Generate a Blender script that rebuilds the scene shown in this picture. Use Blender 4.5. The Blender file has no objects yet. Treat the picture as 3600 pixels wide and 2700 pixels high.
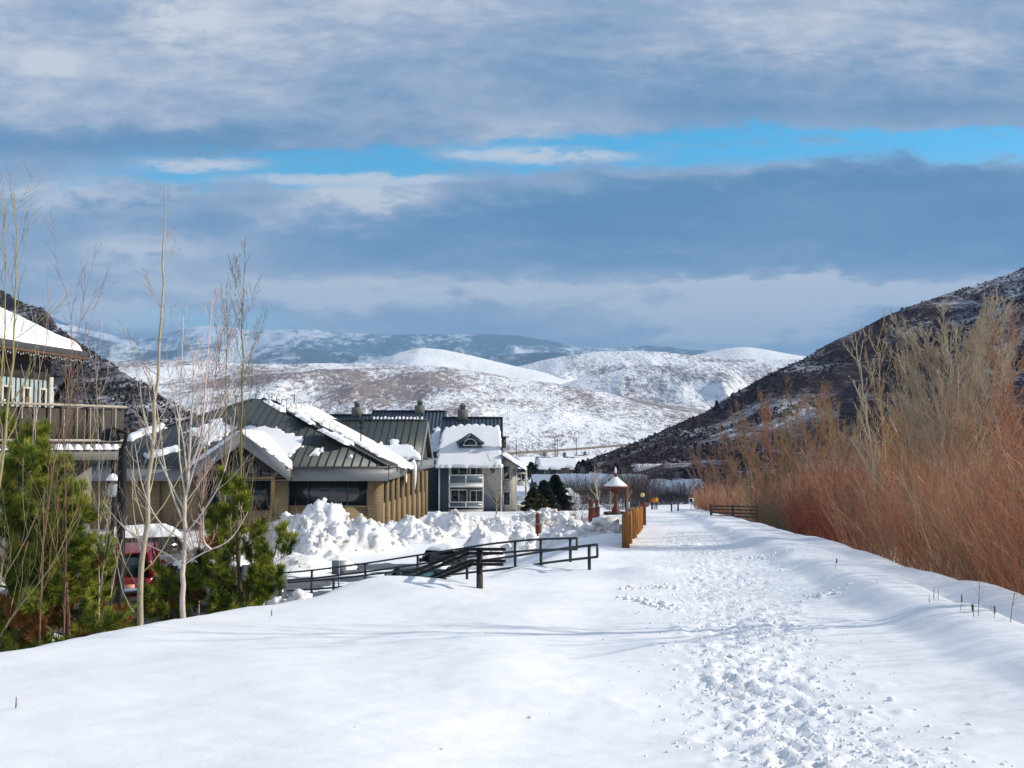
import bpy, math, random
import numpy as np
from mathutils import Vector

SC = bpy.context.scene
COL = SC.collection
rng = np.random.default_rng(11)
R = math.radians
FPX, HY, CAMZ = 3500.0, 1560.0, 1.6
PITCH = math.atan((HY - 1350) / FPX)
SUN_AZ, SUN_EL = R(84), R(27)

def P(px, py, D):
    """world point seen at photo pixel (px,py) at forward distance D"""
    xc = (px - 1800) / FPX; yc = (1350 - py) / FPX
    y = math.cos(PITCH) - yc * math.sin(PITCH)
    z = math.sin(PITCH) + yc * math.cos(PITCH)
    s = D / y
    return np.array((xc * s, D, CAMZ + z * s))

# ------------------------------------------------------------------ noise
_pt = np.random.default_rng(3).permutation(256)
_pt = np.concatenate([_pt, _pt, _pt])
_ga = np.random.default_rng(4).uniform(0, 2 * np.pi, 256)
_gx, _gy = np.cos(_ga), np.sin(_ga)
def perlin(x, y):
    x = np.asarray(x, float); y = np.asarray(y, float)
    xi = np.floor(x).astype(int); yi = np.floor(y).astype(int)
    xf = x - xi; yf = y - yi; xi &= 255; yi &= 255
    u = xf * xf * xf * (xf * (xf * 6 - 15) + 10); v = yf * yf * yf * (yf * (yf * 6 - 15) + 10)
    def g(ix, iy, dx, dy):
        h = _pt[_pt[ix] + iy]
        return _gx[h] * dx + _gy[h] * dy
    a = g(xi, yi, xf, yf); b = g(xi + 1, yi, xf - 1, yf)
    c = g(xi, yi + 1, xf, yf - 1); d = g(xi + 1, yi + 1, xf - 1, yf - 1)
    return ((a + u * (b - a)) * (1 - v) + (c + u * (d - c)) * v) * 1.5
def fbm(x, y, o=4, g=.5):
    s = 0; a = 1; f = 1
    for i in range(o):
        s = s + a * perlin(x * f + 17.3 * i, y * f - 9.1 * i); a *= g; f *= 2.03
    return s
def sstep(x, a, b):
    t = np.clip((x - a) / (b - a), 0, 1)
    return t * t * (3 - 2 * t)
def nrm(v):
    v = np.asarray(v, float)
    return v / np.maximum(np.linalg.norm(v, axis=-1, keepdims=True), 1e-9)

# ------------------------------------------------------------------ mesh builder
ORG = {}
class MB:
    def __init__(s): s.v = []; s.f = []; s.c = []; s.n = 0
    def add(s, v, faces, col=None):
        v = np.asarray(v, float).reshape(-1, 3)
        if isinstance(faces, np.ndarray): fl = [faces + s.n]
        else:
            by = {}
            for f in faces: by.setdefault(len(f), []).append(f)
            fl = [np.array(x, int) + s.n for x in by.values()]
        s.f += fl; s.v.append(v)
        c = np.ones((len(v), 4)) if col is None else np.concatenate([np.broadcast_to(np.asarray(col, float), (len(v), 3)), np.ones((len(v), 1))], 1)
        s.c.append(c); s.n += len(v)
    def box(s, c, size, ax=None, col=None):
        ax = np.eye(3) if ax is None else np.asarray(ax, float)
        h = np.asarray(size, float) / 2
        q = np.array([(i, j, k) for i in (-1, 1) for j in (-1, 1) for k in (-1, 1)], float) * h
        s.add(np.asarray(c, float) + q @ ax, np.array([(0, 1, 3, 2), (4, 6, 7, 5), (0, 4, 5, 1), (2, 3, 7, 6), (0, 2, 6, 4), (1, 5, 7, 3)]), col)
    def span(s, a, b, w, h, up=(0, 0, 1), col=None):
        """box bar from a to b, width w, height h"""
        a = np.asarray(a, float); b = np.asarray(b, float); d = b - a; L = np.linalg.norm(d); d /= L
        sd = np.cross(d, up); sd = sd / max(np.linalg.norm(sd), 1e-9); u2 = np.cross(sd, d)
        s.box((a + b) / 2, (L, w, h), (d, sd, u2), col)
    def prism(s, poly, ext, col=None):
        poly = np.asarray(poly, float); n = len(poly); e = np.asarray(ext, float)
        s.add(np.concatenate([poly, poly + e]), [tuple(range(n))[::-1], tuple(range(n, 2 * n))] + [(i, (i + 1) % n, n + (i + 1) % n, n + i) for i in range(n)], col)
    def tubes(s, Pn, Rn, k=3, col=None):
        Pn = np.asarray(Pn, float); Rn = np.asarray(Rn, float)
        S, N, _ = Pn.shape
        T = np.empty_like(Pn); T[:, 1:-1] = Pn[:, 2:] - Pn[:, :-2]; T[:, 0] = Pn[:, 1] - Pn[:, 0]; T[:, -1] = Pn[:, -1] - Pn[:, -2]
        T = nrm(T); ref = np.where(np.abs(T[..., 2:3]) > .95, np.array((1., 0, 0)), np.array((0, 0, 1.)))
        A = nrm(np.cross(T, ref)); B = np.cross(T, A)
        th = np.arange(k) * 2 * np.pi / k
        V = Pn[:, :, None, :] + Rn[:, :, None, None] * (np.cos(th)[None, None, :, None] * A[:, :, None, :] + np.sin(th)[None, None, :, None] * B[:, :, None, :])
        idx = np.arange(S * N * k).reshape(S, N, k)
        a = idx[:, :-1, :]; b = idx[:, 1:, :]
        F = np.stack([a, np.roll(a, -1, 2), np.roll(b, -1, 2), b], -1).reshape(-1, 4)
        if col is not None:
            col = np.asarray(col, float)
            if col.ndim == 2: col = np.repeat(col, N * k, 0)
        s.add(V.reshape(-1, 3), F, col)
        if k >= 4:
            s.f.append(idx[:, 0, ::-1].reshape(-1, k) + s.n - S * N * k); s.f.append(idx[:, -1, :].reshape(-1, k) + s.n - S * N * k)
    def tube(s, pts, r, k=8, col=None):
        pts = np.asarray(pts, float); r = np.broadcast_to(np.asarray(r, float), (len(pts),))
        s.tubes(pts[None], r[None], k, col)
    def lathe(s, c, prof, k=16, ax=None):
        """prof [(r,z)] turned round an axis through c (ax = 3 axes, third is the axis)"""
        ax = np.eye(3) if ax is None else np.asarray(ax, float)
        th = np.arange(k) * 2 * np.pi / k; V = []
        for r, z in prof: V.append(np.asarray(c) + (np.stack([r * np.cos(th), r * np.sin(th), np.full(k, z)], 1)) @ ax)
        n = len(prof); F = [(i * k + j, i * k + (j + 1) % k, (i + 1) * k + (j + 1) % k, (i + 1) * k + j) for i in range(n - 1) for j in range(k)]
        s.add(np.concatenate(V), F + [tuple(range(k))[::-1], tuple(range((n - 1) * k, n * k))])
    def grid(s, V):
        a, b, _ = V.shape; idx = np.arange(a * b).reshape(a, b)
        s.add(V.reshape(-1, 3), np.stack([idx[:-1, :-1], idx[:-1, 1:], idx[1:, 1:], idx[1:, :-1]], -1).reshape(-1, 4))
    def build(s, name, mat, parent=None, smooth=False, org=None):
        v = np.concatenate(s.v)
        if parent is not None: o3 = np.asarray(ORG[parent.name])
        elif org is not None: o3 = np.asarray(org, float)
        else:
            o3 = (v.min(0) + v.max(0)) / 2; o3[2] = v[:, 2].min()
        v = v - o3
        me = bpy.data.meshes.new(name)
        me.vertices.add(len(v)); me.vertices.foreach_set('co', v.astype(np.float32).ravel())
        lt = np.concatenate([np.full(len(f), f.shape[1]) for f in s.f]); lv = np.concatenate([f.ravel() for f in s.f])
        me.loops.add(len(lv)); me.loops.foreach_set('vertex_index', lv.astype(np.int32))
        me.polygons.add(len(lt)); me.polygons.foreach_set('loop_start', np.concatenate([[0], np.cumsum(lt)[:-1]]).astype(np.int32))
        me.update(calc_edges=True); me.validate()
        ca = me.color_attributes.new('Col', 'FLOAT_COLOR', 'POINT')
        if len(me.vertices) == len(v): ca.data.foreach_set('color', np.concatenate(s.c).astype(np.float32).ravel())
        if smooth: me.polygons.foreach_set('use_smooth', np.ones(len(me.polygons), bool))
        me.materials.append(mat)
        o = bpy.data.objects.new(name, me); COL.objects.link(o)
        if parent is not None: o.parent = parent
        else: o.location = o3
        ORG[o.name] = o3
        return o

def tag(o, label=None, cat=None, group=None, kind=None):
    if label: o['label'] = label
    if cat: o['category'] = cat
    if group: o['group'] = group
    if kind: o['kind'] = kind
    return o
def thing(name, label, cat, loc, group=None):
    o = bpy.data.objects.new(name, None); COL.objects.link(o); o.location = tuple(loc); o.empty_display_size = .3
    ORG[o.name] = np.asarray(loc, float)
    return tag(o, label, cat, group)
def copy_tree(o, parent=None):
    c = o.copy(); COL.objects.link(c)
    if parent is not None: c.parent = parent
    for ch in list(o.children): copy_tree(ch, c)
    return c

# ------------------------------------------------------------------ materials
class NT:
    def __init__(s, nt): s.t = nt; s.n = nt.nodes; s.l = nt.links
    def put(s, inp, val):
        if hasattr(val, 'is_output'): s.l.new(val, inp)
        elif val is not None: inp.default_value = val
    def m(s, op, a, b=None, c=None, clamp=False):
        n = s.n.new('ShaderNodeMath'); n.operation = op; n.use_clamp = clamp
        for i, q in enumerate((a, b, c)): s.put(n.inputs[i], q)
        return n.outputs[0]
    def ss(s, v, lo, hi, a=0., b=1.):
        n = s.n.new('ShaderNodeMapRange'); n.interpolation_type = 'SMOOTHSTEP'
        for i, q in enumerate((v, lo, hi, a, b)): s.put(n.inputs[i], q)
        return n.outputs[0]
    def noise(s, vec, scale, detail=4., rough=.55, dist=0.):
        n = s.n.new('ShaderNodeTexNoise'); s.put(n.inputs['Vector'], vec); s.put(n.inputs['Scale'], scale)
        s.put(n.inputs['Detail'], detail); s.put(n.inputs['Roughness'], rough); s.put(n.inputs['Distortion'], dist)
        return n.outputs[0]
    def comb(s, x, y, z):
        n = s.n.new('ShaderNodeCombineXYZ')
        for i, q in enumerate((x, y, z)): s.put(n.inputs[i], q)
        return n.outputs[0]
    def sep(s, v):
        n = s.n.new('ShaderNodeSeparateXYZ'); s.l.new(v, n.inputs[0]); return n.outputs
    def mix(s, f, a, b):
        n = s.n.new('ShaderNodeMix'); n.data_type = 'RGBA'
        s.put(n.inputs[0], f)
        for i, q in ((6, a), (7, b)):
            if isinstance(q, (tuple, list)): q = tuple(q) + (1,) if len(q) == 3 else q
            s.put(n.inputs[i], q)
        return n.outputs[2]
    def pos(s): return s.n.new('ShaderNodeNewGeometry').outputs['Position']
    def obj(s): return s.n.new('ShaderNodeTexCoord').outputs['Object']
    def vmul(s, v, k):
        n = s.n.new('ShaderNodeVectorMath'); n.operation = 'MULTIPLY'; s.put(n.inputs[0], v); n.inputs[1].default_value = k
        return n.outputs[0]
    def bump(s, h, strength=.3, dist=.05):
        n = s.n.new('ShaderNodeBump'); s.put(n.inputs['Strength'], strength); s.put(n.inputs['Distance'], dist); s.l.new(h, n.inputs['Height'])
        return n.outputs[0]
def newmat(name):
    m = bpy.data.materials.new(name); m.use_nodes = True
    g = NT(m.node_tree); b = m.node_tree.nodes['Principled BSDF']
    return m, g, b
def setb(g, b, color=None, rough=None, metal=None, normal=None, spec=None):
    if color is not None: g.put(b.inputs['Base Color'], tuple(color) + (1,) if isinstance(color, (tuple, list)) and len(color) == 3 else color)
    if rough is not None: g.put(b.inputs['Roughness'], rough)
    if metal is not None: g.put(b.inputs['Metallic'], metal)
    if normal is not None: g.l.new(normal, b.inputs['Normal'])
    if spec is not None: g.put(b.inputs['Specular IOR Level'], spec)
def vmat(name, c, rough=.6, metal=0., var=.25, scale=3., bump=0., spec=None, streak=(1, 1, 1)):
    """plain surface with dirt and wear noise"""
    m, g, b = newmat(name)
    v = g.vmul(g.obj(), streak)
    n = g.noise(v, scale, 6, .65)
    dk = tuple(x * (1 - var) for x in c); lt = tuple(min(1, x * (1 + var)) for x in c)
    setb(g, b, g.mix(g.ss(n, .3, .7), dk, lt), g.m('MULTIPLY_ADD', n, .25, rough - .12), metal, g.bump(g.noise(v, scale * 12, 4), bump, .02) if bump else None, spec)
    return m
def snowmat(name, base=(.87, .885, .91), b1=.25, dirt=0.):
    m, g, b = newmat(name)
    p = g.pos()
    n1 = g.noise(p, 9., 8, .7); n2 = g.noise(p, 90., 3, .7)
    h = g.m('ADD', g.m('MULTIPLY', n1, .7), g.m('MULTIPLY', n2, .34))
    col = base
    if dirt:
        d = g.m('MULTIPLY', g.ss(g.noise(p, .9, 9, .75), .47, .66), dirt)
        col = g.mix(d, base, (.36, .31, .25))
    setb(g, b, col, .55, 0, g.bump(h, b1, .03), .25)
    return m
M = {}
M['snow'] = snowmat('snow', (.87, .885, .91), .36)
M['pile'] = snowmat('ploughed_snow', (.87, .87, .875), .55, .7)
M['roofsnow'] = snowmat('roof_snow', (.88, .885, .9), .15)
def attrmat(name, rough=.7, spec=.2, trans=0.):
    m, g, b = newmat(name)
    a = g.n.new('ShaderNodeAttribute'); a.attribute_name = 'Col'
    setb(g, b, a.outputs['Color'], rough, 0, None, spec)
    return m
M['twig'] = attrmat('twig_bark')
def barkmat():
    m, g, b = newmat('tree_bark')
    a = g.n.new('ShaderNodeAttribute'); a.attribute_name = 'Col'
    v = g.vmul(g.pos(), (14, 14, 26)); k = g.ss(g.noise(v, 1., 3, .6), .60, .70); k2 = g.noise(g.vmul(g.pos(), (30, 30, 5)), 1., 4, .6)
    c = g.mix(g.m('MULTIPLY', k, .75), a.outputs['Color'], (.05, .04, .035)); c = g.mix(g.ss(k2, .35, .7, .0, .35), c, (.1, .085, .065))
    setb(g, b, c, .75, 0, g.bump(k2, .4, .01), .2)
    return m
M['bark'] = barkmat()
M['needle'] = attrmat('pine_needle', .55, .3)
M['brush'] = attrmat('hill_scrub', .9, .05)
M['black'] = vmat('black_painted_steel', (.008, .008, .009), .6, 0, .3, 5, 0, .25)
M['rail'] = vmat('dark_rail_steel', (.03, .034, .036), .5, .2, .3, 5)
M['white'] = vmat('white_trim', (.72, .72, .7), .5, 0, .08, 2)
M['cream'] = vmat('cream_trim', (.62, .6, .54), .5, 0, .1, 2)
M['glass'] = vmat('dark_glass', (.012, .018, .02), .1, 0, .4, .6, 0, .7)
M['roofgreen'] = vmat('green_grey_metal_roof', (.042, .055, .051), .5, .15, .12, .5, 0, None, (1, 1, .3))
M['roofblue'] = vmat('blue_grey_metal_roof', (.06, .085, .12), .45, .2, .12, .5)
M['fascia'] = vmat('grey_fascia', (.17, .18, .19), .5, 0, .06, 1)
M['fasciadark'] = vmat('dark_eave_trim', (.05, .052, .055), .5, 0, .1, 1)
M['soffit'] = vmat('soffit', (.12, .11, .1), .7, 0, .1, 1)
M['asphalt'] = vmat('wet_asphalt', (.06, .062, .07), .45, 0, .5, .8, .3)
M['fence'] = vmat('orange_brown_wood', (.27, .115, .03), .75, 0, .4, 2.5, .3, .2, (4, 4, .4))
M['redwood'] = vmat('red_brown_wood', (.14, .045, .028), .7, 0, .3, 3, .3, .2, (4, 4, .4))
M['oldwood'] = vmat('weathered_dark_wood', (.07, .055, .045), .8, 0, .4, 3, .3, .2, (4, 4, .4))
M['sidingblue'] = vmat('pale_blue_siding', (.36, .45, .48), .65, 0, .08, 2)
M['sidingslate'] = vmat('slate_blue_siding', (.055, .075, .1), .65, 0, .1, 1.2, 0, None, (.3, .3, 8))
M['sidingcream'] = vmat('warm_grey_siding', (.4, .39, .34), .65, 0, .1, 1.2, 0, None, (.3, .3, 8))
M['darkwall'] = vmat('dark_brown_wall', (.045, .035, .03), .8, 0, .2, 2)
M['greywall'] = vmat('grey_stucco', (.15, .145, .135), .8, 0, .15, 1)
M['rust'] = vmat('rust_trim', (.17, .07, .03), .7, 0, .3, 3)
M['chrome'] = vmat('chrome', (.55, .56, .58), .2, .9, .1, 3)
M['tyre'] = vmat('tyre_rubber', (.018, .018, .018), .8, 0, .2, 6)
M['carred'] = vmat('red_car_paint', (.2, .008, .008), .3, 0, .1, 2, 0, .6)
M['carsilver'] = vmat('silver_car_paint', (.36, .37, .39), .3, .3, .1, 2, 0, .6)
M['carblack'] = vmat('black_car_paint', (.012, .013, .016), .25, 0, .2, 2, 0, .6)
M['cargreen'] = vmat('dull_green_car_paint', (.07, .08, .07), .35, 0, .15, 2, 0, .5)
M['carteal'] = vmat('teal_glass', (.03, .09, .1), .12, 0, .2, 2, 0, .7)
M['tail'] = vmat('red_tail_lens', (.4, .02, .02), .2, 0, .1, 4)
M['plate'] = vmat('number_plate', (.65, .3, .2), .5, 0, .3, 14)
M['lanternglass'] = vmat('old_lantern_glass', (.28, .29, .28), .25, 0, .15, 8)
M['deckrail'] = vmat('weathered_deck_rail', (.38, .34, .28), .7, 0, .15, 3)
M['lens'] = vmat('frosted_lens', (.75, .75, .72), .3, 0, .1, 4)
M['yellow'] = vmat('yellow_globe', (.75, .62, .2), .4, 0, .1, 4)
M['signgrey'] = vmat('grey_sign_metal', (.3, .34, .37), .45, .2, .1, 3)
M['signpale'] = vmat('pale_green_grey_panel', (.42, .44, .4), .6, 0, .1, 3)
M['skin'] = vmat('skin', (.5, .3, .22), .6, 0, .08, 10)
M['jackorange'] = vmat('orange_red_jacket', (.62, .13, .03), .8, 0, .1, 8)
M['jackyellow'] = vmat('orange_yellow_jacket', (.75, .32, .03), .8, 0, .1, 8)
M['trouser'] = vmat('dark_trousers', (.015, .017, .025), .8, 0, .2, 8)
M['hair'] = vmat('hair', (.04, .025, .018), .7, 0, .2, 12)
M['barkbrown'] = vmat('brown_bark', (.1, .07, .05), .9, 0, .4, 6, .4)
def brick(name, c1, c2, mortar):
    m, g, b = newmat(name)
    x, y, z = g.sep(g.pos())
    t = g.n.new('ShaderNodeTexBrick'); g.l.new(g.comb(g.m('ADD', x, y), z, 0.), t.inputs['Vector'])
    t.inputs['Scale'].default_value = 1; t.inputs['Brick Width'].default_value = .4; t.inputs['Row Height'].default_value = .2; t.inputs['Mortar Size'].default_value = .012
    t.inputs['Color1'].default_value = c1 + (1,); t.inputs['Color2'].default_value = c2 + (1,); t.inputs['Mortar'].default_value = mortar + (1,)
    n = g.noise(g.pos(), 1.3, 6, .6)
    setb(g, b, g.mix(g.m('MULTIPLY', g.ss(n, .35, .7), .35), t.outputs[0], tuple(k * .6 for k in c1)), .85, 0, g.bump(t.outputs[1], -.3, .02), .2)
    return m
M['brick'] = brick('tan_block_wall', (.29, .21, .115), (.24, .17, .09), (.16, .125, .085))

# ------------------------------------------------------------------ branching plants
def grow(Pn, Rn, n, tr, Lf, ang, N, up=.15, rf=.6, wig=.12, tip=.25, Lmin=.05, taper=.5, jit=.25, rmin=.002):
    S, NP, _ = Pn.shape
    t = tr[0] + (tr[1] - tr[0]) * (np.arange(n)[None] + rng.uniform(0, 1, (S, n))) / n
    f = t * (NP - 1); i = np.minimum(f.astype(int), NP - 2); fr = f - i
    s = np.arange(S)[:, None]
    p0 = Pn[s, i] * (1 - fr[..., None]) + Pn[s, i + 1] * fr[..., None]
    T = nrm(Pn[s, i + 1] - Pn[s, i]); r0 = Rn[s, i] * (1 - fr) + Rn[s, i + 1] * fr
    L = np.linalg.norm(np.diff(Pn, axis=1), axis=2).sum(1)[:, None] * Lf * (1 - taper * t) * rng.uniform(.65, 1.25, (S, n))
    L = np.maximum(L, Lmin)
    q = rng.normal(size=(S, n, 3)); q = nrm(q - (q * T).sum(-1, keepdims=True) * T)
    a = ang * (1 + jit * rng.normal(size=(S, n)))[..., None]
    d = nrm(np.cos(a) * T + np.sin(a) * q).reshape(-1, 3)
    p = p0.reshape(-1, 3); L = L.reshape(-1); r = np.maximum(r0.reshape(-1) * rf, rmin)
    out = [p]; 
    for k in range(N - 1):
        d = nrm(d + np.array((0, 0, up)) + wig * rng.normal(size=d.shape))
        p = p + d * (L / (N - 1))[:, None]; out.append(p)
    Pc = np.stack(out, 1)
    Rc = r[:, None] * np.linspace(1, tip, N)[None]
    return Pc, np.maximum(Rc, rmin * .7)
def polyline(pts, N):
    pts = np.asarray(pts, float); seg = np.r_[0, np.cumsum(np.linalg.norm(np.diff(pts, axis=0), axis=1))]
    t = np.linspace(0, seg[-1], N)
    q = np.stack([np.interp(t, seg, pts[:, i]) for i in range(3)], 1)
    for _ in range(2): q[1:-1] = .5 * q[1:-1] + .25 * (q[:-2] + q[2:])
    return q
def colvar(n, c, v=.2):
    c = np.asarray(c, float)
    return np.clip(c[None] * (1 + v * rng.normal(size=(n, 1))) * (1 + .06 * rng.normal(size=(n, 3))), .004, .95)
# ================================================================== world, sun, camera
w = bpy.data.worlds.new('World'); SC.world = w; w.use_nodes = True
g = NT(w.node_tree); w.node_tree.nodes.clear()
out = g.n.new('ShaderNodeOutputWorld'); bg1 = g.n.new('ShaderNodeBackground'); bg2 = g.n.new('ShaderNodeBackground'); mx = g.n.new('ShaderNodeMixShader')
sky = g.n.new('ShaderNodeTexSky'); sky.sky_type = 'NISHITA'; sky.sun_disc = False; sky.sun_elevation = SUN_EL; sky.sun_rotation = SUN_AZ; sky.altitude = 2000
hs = g.n.new('ShaderNodeHueSaturation'); hs.inputs['Hue'].default_value = .475; hs.inputs['Saturation'].default_value = 1.55; hs.inputs['Value'].default_value = 1.6
g.l.new(sky.outputs[0], hs.inputs['Color']); g.l.new(hs.outputs[0], bg1.inputs['Color']); bg1.inputs['Strength'].default_value = .11
dirv = g.n.new('ShaderNodeTexCoord').outputs['Generated']
X, Y, Z = g.sep(dirv)
ay = g.m('MAXIMUM', g.m('ABSOLUTE', Y), .12)
U = g.m('DIVIDE', X, ay); V = g.m('DIVIDE', Z, ay)
na = g.noise(g.comb(g.m('MULTIPLY', U, 1.6), g.m('MULTIPLY', V, 5.5), 3.1), 1.6, 8, .58, .3)
nb = g.noise(g.comb(g.m('MULTIPLY', U, 3.2), g.m('MULTIPLY', V, 11.), 7.7), 2.6, 9, .62, .4)
nc = g.noise(g.comb(g.m('MULTIPLY', U, 2.2), g.m('MULTIPLY', V, 24.), 1.7), 1.8, 7, .6, .2)
nd = g.noise(g.comb(g.m('MULTIPLY', U, 9.), g.m('MULTIPLY', V, 22.), 5.2), 2., 8, .65, .3)
A = g.m('SUBTRACT', na, .5); B = g.m('SUBTRACT', nb, .5); Cc = g.m('SUBTRACT', nc, .5); Dd = g.m('SUBTRACT', nd, .5)
Vd = g.m('ADD', V, g.m('ADD', g.m('MULTIPLY', A, .06), g.m('ADD', g.m('MULTIPLY', B, .07), g.m('MULTIPLY', Dd, .03))))
ne = g.noise(g.comb(g.m('MULTIPLY', U, 22.), g.m('MULTIPLY', V, 48.), 2.4), 2., 7, .62, .2); Ee = g.m('SUBTRACT', ne, .5)
Vs = g.m('ADD', V, g.m('ADD', g.m('MULTIPLY', B, .045), g.m('ADD', g.m('MULTIPLY', Dd, .035), g.m('MULTIPLY', Ee, .012))))
Ud = g.m('ADD', U, g.m('ADD', g.m('MULTIPLY', A, .3), g.m('MULTIPLY', B, .25)))
def band(v, lo, lo2, hi, hi2): return g.m('MULTIPLY', g.ss(v, lo, lo2), g.m('SUBTRACT', 1., g.ss(v, hi, hi2)))
def blob(u0, v0, su, sv, wob=1.):
    du = g.m('DIVIDE', g.m('ADD', g.m('SUBTRACT', U, u0), g.m('MULTIPLY', B, su * 2. * wob)), su); dv = g.m('DIVIDE', g.m('ADD', g.m('SUBTRACT', V, v0), g.m('MULTIPLY', g.m('ADD', B, Dd), sv * 2.2 * wob)), sv)
    r = g.m('ADD', g.m('MULTIPLY', du, du), g.m('MULTIPLY', dv, dv))
    r = g.m('ADD', r, g.m('ADD', g.m('MULTIPLY', Dd, 4.2), g.m('MULTIPLY', Ee, 2.6)))
    return g.m('MULTIPLY', g.m('SUBTRACT', 1., g.ss(r, -.6, 2.3)), g.ss(g.m('ADD', nd, g.m('MULTIPLY', Ee, .7)), .28, .62, .35, 1.25))
# tone of the cloud deck: 0 dark slate blue .. 1 pale grey
tone = g.m('ADD', g.ss(na, .32, .68, .50, .84), g.m('ADD', g.m('MULTIPLY', B, .62), g.m('ADD', g.m('MULTIPLY', Dd, .40), g.m('MULTIPLY', Ee, .08))))
tone = g.m('ADD', tone, g.m('MULTIPLY', g.ss(V, .30, .46), .03))
# long slate bank
topv = g.ss(U, -.3, .45, .225, .285)
bank = g.m('MULTIPLY', g.m('MULTIPLY', g.ss(Vs, .158, .186), g.m('SUBTRACT', 1., g.ss(g.m('SUBTRACT', Vs, topv), -.018, .014))), g.ss(Ud, -.30, -.12))
tone = g.m('SUBTRACT', tone, g.m('MULTIPLY', bank, g.m('ADD', .52, g.m('MULTIPLY', A, -.5))))
bank2 = g.m('MULTIPLY', band(Vs, .19, .23, .235, .262), g.m('SUBTRACT', 1., g.ss(Ud, -.34, -.2)))
tone = g.m('SUBTRACT', tone, g.m('MULTIPLY', bank2, .24))
bank3 = g.m('MULTIPLY', band(Vs, .325, .345, .37, .41), g.ss(Ud, -.12, .2))
tone = g.m('SUBTRACT', tone, g.m('MULTIPLY', bank3, .26))
bank4 = g.m('MULTIPLY', band(Vs, .285, .30, .315, .335), g.m('SUBTRACT', 1., g.ss(Ud, -.34, -.24)))
tone = g.m('SUBTRACT', tone, g.m('MULTIPLY', bank4, .22))
for (u0, v0, su, sv, k) in ((.25, .131, .08, .032, .72), (.17, .128, .05, .012, .35), (-.33, .437, .06, .03, .26), (-.47, .39, .03, .014, .30), (-.44, .245, .14, .022, .34),
                            (-.15, .253, .06, .016, .45), (.40, .152, .07, .012, .45), (.26, .156, .10, .010, .30), (-.43, .127, .07, .016, .62), (-.12, .16, .16, .02, .22), (-.38, .2, .06, .02, .3)):
    tone = g.m('ADD', tone, g.m('MULTIPLY', blob(u0, v0, su, sv), k))
tone = g.m('ADD', tone, g.m('MULTIPLY', g.m('MULTIPLY', band(Vs, .135, .15, .157, .172), g.ss(U, -.45, -.1)), .16))
tone = g.m('ADD', tone, g.m('MULTIPLY', g.m('MULTIPLY', Ee, g.ss(V, .1, .2)), .22))
ramp = g.n.new('ShaderNodeValToRGB'); g.l.new(tone, ramp.inputs[0])
e = ramp.color_ramp.elements
e[0].position = 0.; e[0].color = (.065, .20, .40, 1); e[1].position = 1.; e[1].color = (.76, .77, .80, 1)
for p_, c_ in ((.25, (.115, .265, .465)), (.5, (.235, .355, .535)), (.72, (.41, .48, .62))):
    q = ramp.color_ramp.elements.new(p_); q.color = c_ + (1,)
g.l.new(ramp.outputs[0], bg2.inputs['Color']); bg2.inputs['Strength'].default_value = .76
# blue gap in the deck
lean = g.m('SUBTRACT', Vs, g.ss(U, -.32, .3, .282, .309))
gap = g.m('MULTIPLY', g.m('MULTIPLY', g.ss(lean, -.030, -.008), g.m('SUBTRACT', 1., g.ss(lean, .006, .021))), g.ss(Ud, -.52, -.34))
streak = g.m('MAXIMUM', blob(.02, .2935, .125, .0085, .6), g.m('MAXIMUM', blob(-.32, .284, .07, .008, .8), blob(-.17, .270, .11, .006, .8)))
gap = g.m('MULTIPLY', gap, g.ss(g.m('ADD', nc, g.m('MULTIPLY', Ee, .4)), .28, .50, .25, 1.))
clear = g.m('MULTIPLY', gap, g.m('SUBTRACT', 1., streak))
clear = g.m('MAXIMUM', clear, g.m('MULTIPLY', blob(-.31, .124, .1, .010), .55))
fac = g.m('SUBTRACT', 1., g.m('MULTIPLY', clear, .95), clamp=True)
tw = g.m('ADD', tone, g.m('MULTIPLY', streak, .55)); g.l.new(tw, ramp.inputs[0])
g.l.new(fac, mx.inputs[0]); g.l.new(bg1.outputs[0], mx.inputs[1]); g.l.new(bg2.outputs[0], mx.inputs[2]); g.l.new(mx.outputs[0], out.inputs[0])

sd = Vector((math.sin(SUN_AZ) * math.cos(SUN_EL), math.cos(SUN_AZ) * math.cos(SUN_EL), math.sin(SUN_EL)))
sl = bpy.data.lights.new('Sun', 'SUN'); sl.energy = 5.0; sl.angle = R(.55); sl.color = (1, .92, .80)
so = bpy.data.objects.new('Sun', sl); COL.objects.link(so); so.rotation_euler = (-sd).to_track_quat('-Z', 'Y').to_euler()

cam = bpy.data.cameras.new('Camera'); cam.sensor_width = 36; cam.lens = 35; cam.clip_start = .1; cam.clip_end = 30000
co = bpy.data.objects.new('Camera', cam); COL.objects.link(co); co.location = (0, 0, CAMZ); co.rotation_euler = (math.pi / 2 + PITCH, 0, 0)
SC.camera = co
SC.view_settings.view_transform = 'Standard'; SC.view_settings.look = 'None'; SC.view_settings.gamma = 1; SC.view_settings.exposure = .36
SC.render.film_transparent = False
SC.cycles.max_bounces = 6; SC.cycles.diffuse_bounces = 3; SC.cycles.volume_bounces = 0
SC.cycles.use_denoising = True

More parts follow.
